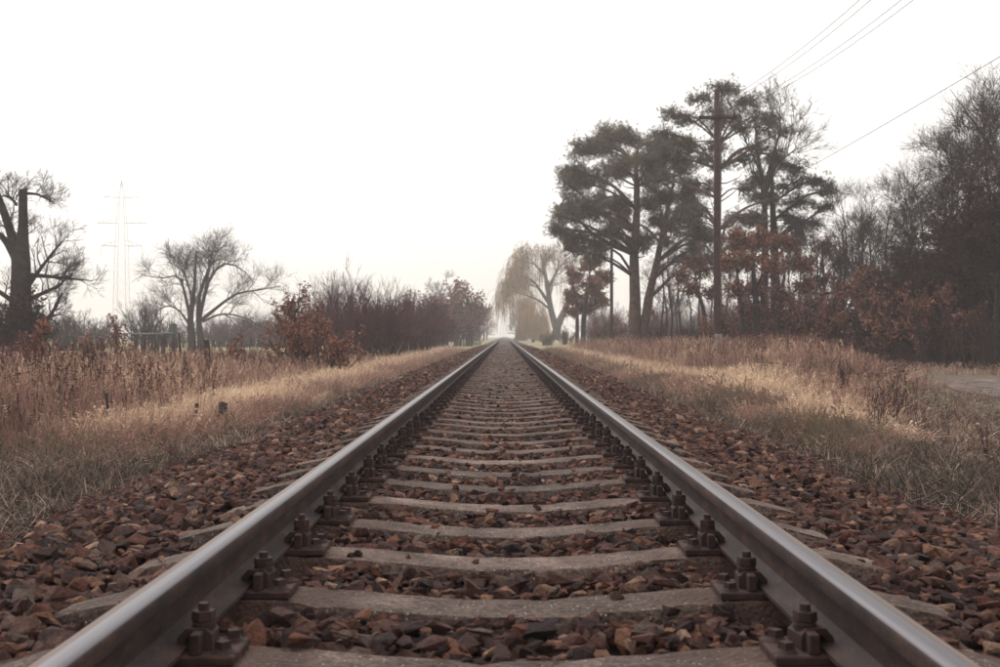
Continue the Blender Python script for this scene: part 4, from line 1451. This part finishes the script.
fb = bare_meshes(120, 7, .14, limbs=11, limb_len=.42, sub=6, tw=5, tw2=4, twig_r=.012, t0=.15, up=.45, tw_len=.12)
fan = shrub_meshes(122, 4.7, 3.6, 16, 9, 5, .011)
put_shrub("bare_tree", "young bare tree fanning out above the purple thicket", fan, 334, 55, 0, 1.0, "tree")
place("bare_tree", "pale bare tree showing faintly above the left hedge", "tree", fb[0], fb[1], (WX(438, 175), 175, 0), 1.3, 9.0 / 7)
far_t = bare_meshes(121, 8, .18, limbs=16, limb_len=.36, sub=6, tw=5, tw2=4, twig_r=.028, t0=.1, up=.3, tw_len=.13, twig=M_twig_purple)
for i, (px_, Y, sc, lab) in enumerate([(484, 235, .78, "hazy tree past the rust brown tree, left of the vanishing rails"), (487, 290, .95, "fainter hazy tree where the left hedge meets the rails"), (477, 262, .95, "hazy tree behind the rust brown tree"),
                                       (519, 255, 1.0, "hazy tree right of the vanishing rails, behind the orange bush"), (516, 310, .9, "faintest hazy tree right of the vanishing rails"), (527, 235, 1.05, "hazy tree behind the weeping willow's strands")]):
    place("hazy_tree", lab, "tree", far_t[0], far_t[1], (WX(px_, Y), Y, 0), i * 1.1, sc, "hazy trees at the end of the line")

# ------------------------------------------------------------------ left: pollard, snag, saplings
add_limbed("bare_tree", "bare pollarded tree with arching limbs in the left meadow", 130, 74, 196,
           [([(192, 352), (191, 335), (190, 318), (194, 287), (196, 250)], [.30, .27, .20, .12, .03]),
            ([(201, 352), (200, 335), (198, 318), (199, 295), (206, 275), (212, 262), (224, 258)], [.26, .24, .17, .12, .09, .05, .02]),
            ([(199, 318), (203, 300), (209, 280), (222, 264), (240, 268), (254, 282)], [.15, .12, .10, .07, .04, .02]),
            ([(201, 320), (216, 308), (236, 294), (258, 290), (280, 286)], [.13, .10, .07, .05, .02]),
            ([(190, 320), (186, 300), (182, 285), (176, 276), (160, 278), (140, 274)], [.12, .10, .08, .06, .04, .02]),
            ([(189, 325), (180, 312), (168, 306), (155, 312)], [.08, .06, .04, .02]),
            ([(202, 322), (222, 314), (245, 318), (262, 328)], [.08, .06, .04, .02]),
            ([(193, 300), (184, 275), (180, 262)], [.08, .05, .02]), ([(205, 290), (210, 262), (214, 246)], [.1, .06, .02])],
           7, limbs=12, limb_len=.27, limb_ang=50, up=.35, sub=5, tw=4, tw2=2, tw_len=.14, t0=.3, bark=M_bark, twig_r=.010, lr=.035, curve=.0)
add_limbed("dead_tree", "thick dead tree with a sawn-off top stub at the left edge", 131, 38, 20,
           [([(19, 362), (19, 330), (20, 290), (20, 262), (22, 235), (22, 212), (22, 189)], [.44, .38, .34, .31, .17, .15, .14]),
            ([(18, 268), (12, 240), (4, 215), (-5, 190), (-12, 170)], [.22, .16, .13, .10, .05]),
            ([(14, 258), (4, 240), (-8, 230), (-18, 226)], [.13, .11, .08, .04]),
            ([(26, 193), (36, 194), (45, 198), (54, 202)], [.05, .045, .035, .012]),
            ([(16, 205), (10, 198), (2, 195)], [.05, .04, .02]),
            ([(28, 275), (44, 276), (66, 278), (92, 281)], [.09, .07, .045, .012]),
            ([(28, 285), (40, 268), (54, 250), (66, 236)], [.08, .06, .04, .012]),
            ([(28, 300), (44, 292), (60, 284), (72, 268)], [.08, .06, .04, .012]),
            ([(30, 330), (44, 322), (56, 305), (62, 290)], [.10, .08, .05, .012]),
            ([(10, 300), (-4, 290), (-20, 280)], [.09, .07, .03])],
           5.2, limbs=11, limb_len=.19, limb_ang=55, up=.35, sub=4, tw=4, tw2=3, tw_len=.08, t0=.2, bark=M_bark, twig_r=.006, lr=.03)
ivy = shrub_meshes(132, 2.6, 1.6, 40, 7, 3, .010, 2200, M_darkleaf, .12)
put_shrub("ivy_shrub", "dark bushy growth wrapped round the foot of the dead tree", ivy, 20, 37.2, 0, (1.0, .8, 1.0))
leftb = shrub_meshes(133, 2.4, 3.2, 40, 8, 4, .012, 0)
put_shrub("bare_shrub", "grey bare shrub behind the gate at the edge of the meadow", leftb, 148, 66, 0, (1.1, 1, 1.3))
for i, (px_, Y, sx_, sz_, lab) in enumerate([(72, 80, 1.3, 1.15, "bare shrub left of the pylon, nearest the dead tree"), (98, 92, 1.3, 1.1, "bare shrub standing before the pylon's foot"), (45, 70, 1.2, 1.1, "bare shrub showing behind the dead tree's right branches"),
                                             (4, 60, 1.2, 1.2, "bare shrub behind the dead tree at the left edge"),
                                             (225, 106, 1.6, .95, "low meadow hedge shrub right of the pollarded tree"), (258, 110, 1.7, .9, "low meadow hedge shrub, middle of three"), (288, 102, 1.5, 1.0, "low meadow hedge shrub close behind the narrow oak sapling"),
                                             (170, 105, 1.5, 1.0, "far low shrub behind the pollarded tree's left side")]):
    put_shrub("bare_shrub", lab, thick[i % 2] if i in (4, 5, 6) else leftb, px_, Y, i * 1.3, (sx_, sx_, sz_), group="bare shrubs round the meadow")
sap = [shrub_meshes(140 + i, 1.3, .9, 6, 5, 2, .008, 500, M_oakleaf, .085) for i in range(2)]
put_shrub("oak_sapling", "red leaved sapling in tall grass before the dead tree", sap[0], 50, 23, 0, (1, 1, 1.0), "sapling")
put_shrub("oak_sapling", "red leaved sapling beside the gate's mossy post", sap[1], 104, 31, 0, (1.35, 1, 1.15), "sapling")
put_shrub("oak_sapling", "small brown leaved sapling in the grass right of the gate", sap[0], 236, 30, 1, (.75, .75, .85), "sapling")
put_shrub("oak_sapling", "leafy sapling in grass at the left edge of the picture", sap[1], 22, 27, 2, (1.0, 1, .8), "sapling")

for i, (px_, Y, sz_, lab) in enumerate([(604, 150, 1.6, "hazy far thicket seen between the far red oak and the thin pole"), (640, 140, 1.7, "hazy far thicket seen behind the big pine trunk"), (668, 132, 1.6, "hazy far thicket under the big pine's outer branches"),
                                        (698, 126, 1.7, "hazy far thicket behind the slender red oak"), (734, 120, 1.8, "hazy far thicket behind the telegraph pole"), (770, 115, 1.8, "hazy far thicket behind the large red oak"), (806, 110, 1.7, "hazy far thicket behind the dim brown oak")]):
    put_shrub("far_thicket", lab, leftb if i % 2 else thick[0], px_, Y, i * .9, (2.0, 2.0, sz_), group="hazy thickets beyond the pines")

for i, (px_, Y, sc, lab) in enumerate([(648, 68, 1.35, "rust brown oak scrub beside the leaning pine stem"), (734, 50, 1.3, "rust brown oak scrub just right of the telegraph pole's foot"), (812, 46, 1.6, "rust brown oak scrub between the large red oak and the low brown oak"),
                                       (905, 41.5, 1.7, "rust brown oak scrub at the corner of the dark wood"), (945, 38.5, 1.6, "rust brown oak scrub under the dark trees above the sandy track"), (608, 76, 1.2, "rust brown oak scrub near the foot of the thin distant pole")]):
    put_shrub("oak_shrub", lab, oak_shrub, px_, Y, i * 1.4, (sc, sc, sc * 1.15), group="oak scrub along the wood")

# low undergrowth under the right-hand trees
ug = [shrub_meshes(150, 1.9, 2.4, 40, 7, 4, .010, 0), shrub_meshes(151, 1.9, 2.4, 30, 7, 4, .010, 1600, M_plumleaf, .10)]
for i, (px_, Y, sc, lab) in enumerate([(548, 120, .8, "low shrub at the willow's foot, nearest the rails"), (566, 104, .8, "low brown shrub right of the willow's foot"), (600, 84, .8, "low shrub under the far rust red oak"), (655, 72, .8, "low undergrowth between the big pine and the slim trees"),
                                       (690, 62, .8, "low undergrowth under the slender red oak"), (745, 54, 1.05, "low undergrowth under the large red oak, near the pole"), (790, 52, 1.25, "low undergrowth under the large red oak's outer side"), (822, 48, 1.3, "low undergrowth beneath the dim brown oak"),
                                       (850, 46, 1.3, "low undergrowth left of the low brown oak"), (892, 43, 1.2, "low undergrowth at the corner of the dark wood"), (930, 40, 1.1, "low undergrowth behind the bend of the sandy track"), (965, 38, 1.1, "low undergrowth behind the grassy patch"), (995, 36, 1.1, "low undergrowth at the right edge of the picture")]):
    put_shrub("undergrowth_shrub", lab, ug[i % 2], px_, Y, i * 1.7, sc, "bush", "undergrowth along the wood")

for i in range(14):
    yy = 44 + (i % 3) * 6 + frg.uniform(-1, 1)
    xx = yy * (.34 + .012 * i)
    place("undergrowth_shrub", "dark brushwood standing among the trunks inside the dense wood", "bush", ug[i % 2][0], ug[i % 2][1], (xx, yy, zg(xx, yy) - .02), i * 1.1, 1.5, "brushwood inside the dark wood", trunk_name="stems")

# ------------------------------------------------------------------ telegraph poles and wires
PX = 6.5
def cyl_between(mb, a, b, r0, r1, sides=8):
    P = np.array([[a, b]], float)
    V, F = tubes(P, np.array([[r0, r1]]), sides)
    n0 = mb.n
    mb.add(V, F)
    c = mb.n
    mb.add(np.array([a, b]), np.zeros((0, 4), int)) if False else None

def pole(Y, top, label, stub):
    zb_ = zg(PX, Y)
    e = root("telegraph_pole", (PX, Y, zb_), label, "pole", "telegraph poles along the line")
    mb = MB()
    P = np.array([[(0, 0, -.2), (0, 0, top * .5), (0, 0, top - .02), (0, 0, top)]], float)
    mb.add(*tubes(P, np.array([[.108, .098, .086, .02]]), 14))
    obj("shaft", mb.mesh("shaft", M_pole, True), e)
    if stub:
        mb = MB(); mb.add(*box((0, -.22, .30), (.22, .20, .9), .92))
        obj("concrete_stub", bevel_mesh("concrete_stub", mb, M_conc_plain, .015), e)
    za = top - .9
    mb = MB(); mb.add(*box((0, -.14, za), (1.15, .08, .10)))
    arm = obj("crossarm", bevel_mesh("crossarm", mb, M_bark, .006), e)
    for off in (-.47, -.28, .24, .44):
        mb = MB()
        add_prism(mb, (off, -.14, za + .055), .012, .07, 6)
        add_prism(mb, (off, -.14, za + .11), .038, .05, 10, .045)
        add_prism(mb, (off, -.14, za + .16), .030, .05, 10, .018)
        obj("insulator", mb.mesh("insulator", M_porcelain), arm)
    return zb_ + za + .20, zb_
wa, zb1 = pole(34.6, 8.25, "thick brown telegraph pole with crossarm standing before the tall pine", True)
wb, _ = pole(68.6, 7.1, "thin distant telegraph pole before the far rust red oak", False)
wc, _ = pole(0.6, 8.3, "telegraph pole beside the camera, outside the picture", False)
def wire(off, label, pts, sag, r):
    allP = []
    for (a, b) in zip(pts[:-1], pts[1:]):
        t = np.linspace(0, 1, 25)[:-1 if b is not pts[-1] else None]
        p = np.array(a)[None] * (1 - t[:, None]) + np.array(b)[None] * t[:, None]
        p[:, 2] -= 4 * sag * t * (1 - t)
        allP.append(p)
    P = np.concatenate(allP)[None]
    V, F = tubes(P, np.full((1, P.shape[1]), r), 5)
    o = obj("overhead_wire", MB().add(V, F).mesh("overhead_wire", M_wire, True))
    return tag(o, label, "wire", "overhead wires")
for off, lab in ((-.47, "leftmost of the four thin wires on the telegraph pole crossarm"), (-.28, "second wire from the left on the crossarm"), (.24, "third wire from the left on the crossarm"), (.44, "rightmost of the four thin wires on the crossarm")):
    wire(off, lab, [(PX + off, .44, wc), (PX + off, 34.44, wa), (PX + off, 68.44, wb)], 1.05, .0058)
wire(0, "lone lower cable sloping across the sky at the right", [(PX + .14, .5, 5.15), (PX + .16, 34.5, 4.80)], .22, .0052)

# ------------------------------------------------------------------ pylon
def pylon():
    Y = 348.0
    x0 = WX(121, Y)
    e = root("electricity_pylon", (x0, Y, 0), "faint steel lattice pylon with three crossarms in the haze", "pylon")
    H = 49.0
    def hw_(z): return np.interp(z, [0, 28, 36, 44, 49], [2.1, 1.6, 1.2, .8, .05])
    zs = np.concatenate([np.linspace(0, 28, 8), np.linspace(31, 44, 6), [49]])
    mb = MB()
    def bar(a, b, r): mb.add(*tubes(np.array([[a, b]], float), np.array([[r, r]]), 4))
    cs = [(-1, -1), (1, -1), (1, 1), (-1, 1)]
    for a, b in zip(zs[:-1], zs[1:]):
        wa_, wb_ = hw_(a), hw_(b)
        for i in range(4):
            c, d = cs[i], cs[(i + 1) % 4]
            bar((c[0] * wa_, c[1] * wa_, a), (c[0] * wb_, c[1] * wb_, b), .07)
            bar((c[0] * wa_, c[1] * wa_, a), (d[0] * wb_, d[1] * wb_, b), .022)
            bar((d[0] * wa_, d[1] * wa_, a), (c[0] * wb_, c[1] * wb_, b), .022)
    obj("lattice_tower", mb.mesh("lattice_tower", M_steel), e)
    for z, L in ((28.8, 6.4), (35.8, 7.7), (43.8, 5.4)):
        mb = MB()
        w = hw_(z)
        for s in (-1, 1):
            for q in (-1, 1):
                bar((s * w, q * w, z), (s * L, 0, z), .07)
                bar((s * w, q * w, z + 1.7), (s * L, 0, z), .05)
            for f in (.33, .66):
                bar((s * (w + (L - w) * f), 0, z), (s * (w + (L - w) * f), 0, z + 1.7 * (1 - f)), .06)
        a = obj("crossarm", mb.mesh("crossarm", M_steel), e)
        for s in (-1, 1):
            mb = MB()
            for q in range(7):
                add_prism(mb, (s * L, 0, z - .5 - q * .42), .14, .2, 8, .06)
            bar((s * L, 0, z), (s * L, 0, z - 3.4), .05)
            obj("insulator", mb.mesh("insulator", M_porcelain), a)
pylon()

# ------------------------------------------------------------------ small things
def gate():
    Y = 42.0
    xa, xb = WX(116.5, Y), WX(174, Y)
    z0 = zg((xa + xb) / 2, Y)
    e = root("field_gate", ((xa + xb) / 2, Y, z0), "open barrier of two mossy posts and one pipe in the meadow", "gate")
    hw2 = (xb - xa) / 2
    for s, h_, w_ in ((-1, 1.42, .15), (1, 1.46, .19)):
        mb = MB(); mb.add(*tubes(np.array([[(s * hw2, 0, -.2), (s * hw2 + .01, 0, h_ * .5), (s * hw2 - .01, 0, h_ - .02), (s * hw2 - .01, 0, h_)]], float), np.array([[w_ / 2, w_ / 2 * .95, w_ / 2 * .9, .01]]), 8))
        obj("post", mb.mesh("post", M_green_post, True), e)
    mb = MB(); mb.add(*tubes(np.array([[(-hw2, -.11, 1.07), (0, -.11, 1.06), (hw2, -.11, 1.10)]]), np.full((1, 3), .028), 8))
    obj("pipe_rail", mb.mesh("pipe_rail", M_pipe, True), e)
    x_ = WX(180.5, 46)
    mb = MB(); mb.add(*tubes(np.array([[(0, 0, -.1), (-.04, 0, .6), (-.09, 0, 1.15)]]), np.array([[.06, .055, .04]]), 7))
    o = obj("leaning_post", mb.mesh("leaning_post", M_bark, True), None, (x_, 46, zg(x_, 46)))
    tag(o, "thin leaning wooden post right behind the gate", "post")
gate()

def stump(px_, Y, h_, r_, lean, label, seed):
    rg = np.random.default_rng(seed)
    x_ = WX(px_, Y)
    P = np.array([[(0, 0, -.06), (lean * .3, 0, h_ * .35), (lean * .7, .01, h_ * .75), (lean, 0, h_), (lean, 0, h_ + .01)]], float) + rg.normal(0, .008, (1, 5, 3))
    V, F = tubes(P, np.array([[r_ * 1.3, r_, r_ * .85, r_ * .75, .004]]), 9)
    V += rg.normal(0, r_ * .10, V.shape)
    o = obj("tree_stump", MB().add(V, F).mesh("tree_stump", M_bark, True), None, (x_, Y, zg(x_, Y)))
    tag(o, label, "stump", "stumps in the left verge")
stump(196, 12.3, .30, .032, .0, "thin dark stump in the left verge, the smaller of two", 1)
stump(223, 12.0, .32, .060, -.01, "short thick dark stump beside the left ballast shoulder", 2)
stump(217, 19.5, .98, .060, -.22, "broken dark sapling trunk leaning left in the golden grass", 3)
stump(112, 11.8, .42, .022, -.07, "thin dark stick leaning in the left tall grass", 4)

# dead weed stalks
def weed_mesh(seed, h):
    rg = np.random.default_rng(seed)
    n = 7
    b = np.stack([rg.normal(0, .05, n), rg.normal(0, .05, n), np.full(n, -.04)], 1)
    t = b + np.stack([rg.normal(0, .14 * h, n), rg.normal(0, .14 * h, n), h * rg.uniform(.6, 1.05, n)], 1)
    P = np.stack([b, b * .6 + t * .4 + rg.normal(0, .02, (n, 3)), b * .25 + t * .75 + rg.normal(0, .02, (n, 3)), t], 1)
    Rr = np.broadcast_to(np.array([.0075, .0065, .005, .003]), (n, 4))
    mb = MB(); mb.add(*tubes(P, Rr, 4))
    P2, R2 = sprout(rg, P, Rr, 7, .35, 1, 40, h * .22, .6, 3, .3, .1, .1, .5, rmin=.003)
    mb.add(*tubes(P2, R2, 3))
    mb.add(*leaves(rg, P2[:, -1] + rg.normal(0, .008, P2[:, -1].shape), .035, .8))
    return mb.mesh("dead_weed", M_twig)
weeds = [weed_mesh(160 + i, .85) for i in range(4)]
wspots = [(875, 11.5, .62, "dead weed clump standing before the golden grass at the right"), (903, 13.5, .75, "taller dead weed clump left of the sandy track bend"), (893, 12.2, .6, "dead weed clump just left of the tallest dead weed"),
          (843, 15.5, .6, "dead weed clump in front of the brushwood mound"), (986, 9.5, .38, "low dead weed clump near the right edge below the sandy track"), (760, 17.5, .6, "thin dead weed beside the golden grass band at the right"),
          (240, 22, .8, "dead weed clump near the broken leaning trunk"), (64, 12.5, .95, "dead weed clump under the red leaved sapling at the left"), (28, 13, .95, "dead weed clump at the left edge of the tall grass"),
          (140, 14, .85, "dead weed clump in the middle of the left tall grass"), (186, 17, .8, "dead weed clump left of the leaning trunk"), (275, 26, .8, "dead weed clump short of the narrow oak sapling"), (92, 16, 1.0, "tall dead weed clump below the gate's left post")]
for i, (px_, Y, sc, lab) in enumerate(wspots):
    x_ = WX(px_, Y)
    o = obj("dead_weed", weeds[i % 4], None, (x_, Y, zg(x_, Y)), (0, 0, i * 1.9), (sc,) * 3)
    tag(o, lab, "weed", "dead weeds in the verges")

# brushwood on the mound
brg = np.random.default_rng(170)
def branch_mesh(seed, L):
    rg = np.random.default_rng(seed)
    P = poly([(-L / 2, 0, .02), (-L / 6, rg.normal(0, .08), .05), (L / 5, rg.normal(0, .08), .06), (L / 2, rg.normal(0, .1), .14)], 8)[None]
    Rr = np.linspace(.014, .004, 8)[None]
    mb = MB(); mb.add(*tubes(P, Rr, 5))
    P2, R2 = sprout(rg, P, Rr, 14, .1, 1, 45, L * .45, .6, 4, .25, .18, 0, .4, rmin=.005)
    mb.add(*tubes(P2, R2, 3))
    P3, R3 = sprout(rg, P2, R2, 4, .2, 1, 40, L * .15, .6, 3, .1, .15, 0, .4, rmin=.003)
    mb.add(*tubes(P3, R3, 3))
    return mb
brm = [branch_mesh(180 + i, 1.0).mesh("fallen_branch", M_twig_pale if i % 2 == 0 else M_twig) for i in range(4)]
bsp = [(775, 17.0, .3, "pale fallen branch lying at the foot of the grass mound"), (800, 18.2, -.5, "dark fallen branch on the left of the grass mound"), (826, 17.6, .8, "pale fallen branch across the middle of the grass mound"),
       (845, 19.5, 2.4, "dark fallen branch on top of the grass mound"), (790, 20.5, 1.4, "pale fallen branch high on the mound's left"), (868, 17.0, -.2, "dark fallen branch at the right end of the mound")]
for i, (px_, Y, rz, lab) in enumerate(bsp):
    x_ = WX(px_, Y)
    o = obj("fallen_branch", brm[i % 4], None, (x_, Y, zg(x_, Y) + .04), (brg.normal(0, .05), brg.normal(0, .06), rz), (1.0,) * 3)
    tag(o, lab, "branch", "fallen branches on the grass mound")

# trackside markers
def km_stone(px_, Y, h_, label):
    x_ = WX(px_, Y)
    e = root("distance_marker", (x_, Y, float(max(gz(x_, Y), 0))), label, "marker", "white trackside markers")
    mb = MB(); mb.add(*box((0, 0, h_ * .25), (.12, .12, h_ * .6), .9))
    obj("post", bevel_mesh("post", mb, M_white, .01), e)
    mb = MB(); mb.add(*box((-.09, -.07, h_ * .72), (.17, .05, h_ * .5))); 
    obj("plate", bevel_mesh("plate", mb, M_white, .008), e)
    mb = MB(); mb.add(*box((.12, -.065, h_ * .70), (.15, .05, h_ * .42)))
    obj("plate", bevel_mesh("plate", mb, M_white, .008), e)
km_stone(451, 84, .62, "small white distance marker at the left edge of the ballast")
km_stone(529, 128, .75, "tiny white distance marker right of the rails before the willow")

# ------------------------------------------------------------------ haze
hz = MB()
hz.add(np.array([[x_, y_, z_] for z_ in (-1.2, 52.0) for x_, y_ in ((-1160, -160), (1160, -160), (1160, 1420), (-1160, 1420))], float), BOXF)
hm = bpy.data.materials.new("mist")
hm.use_nodes = True
hn = hm.node_tree
hn.nodes.remove(hn.nodes["Principled BSDF"])
pv = hn.nodes.new("ShaderNodeVolumePrincipled")
pv.inputs['Color'].default_value = (.985, .98, .975, 1)
pv.inputs['Density'].default_value = .0014
pv.inputs['Anisotropy'].default_value = .25
hn.links.new(pv.outputs['Volume'], hn.nodes["Material Output"].inputs['Volume'])
haze = obj("haze", hz.mesh("haze", hm))
tag(haze, "thin pale mist lying over the whole landscape", kind="stuff")
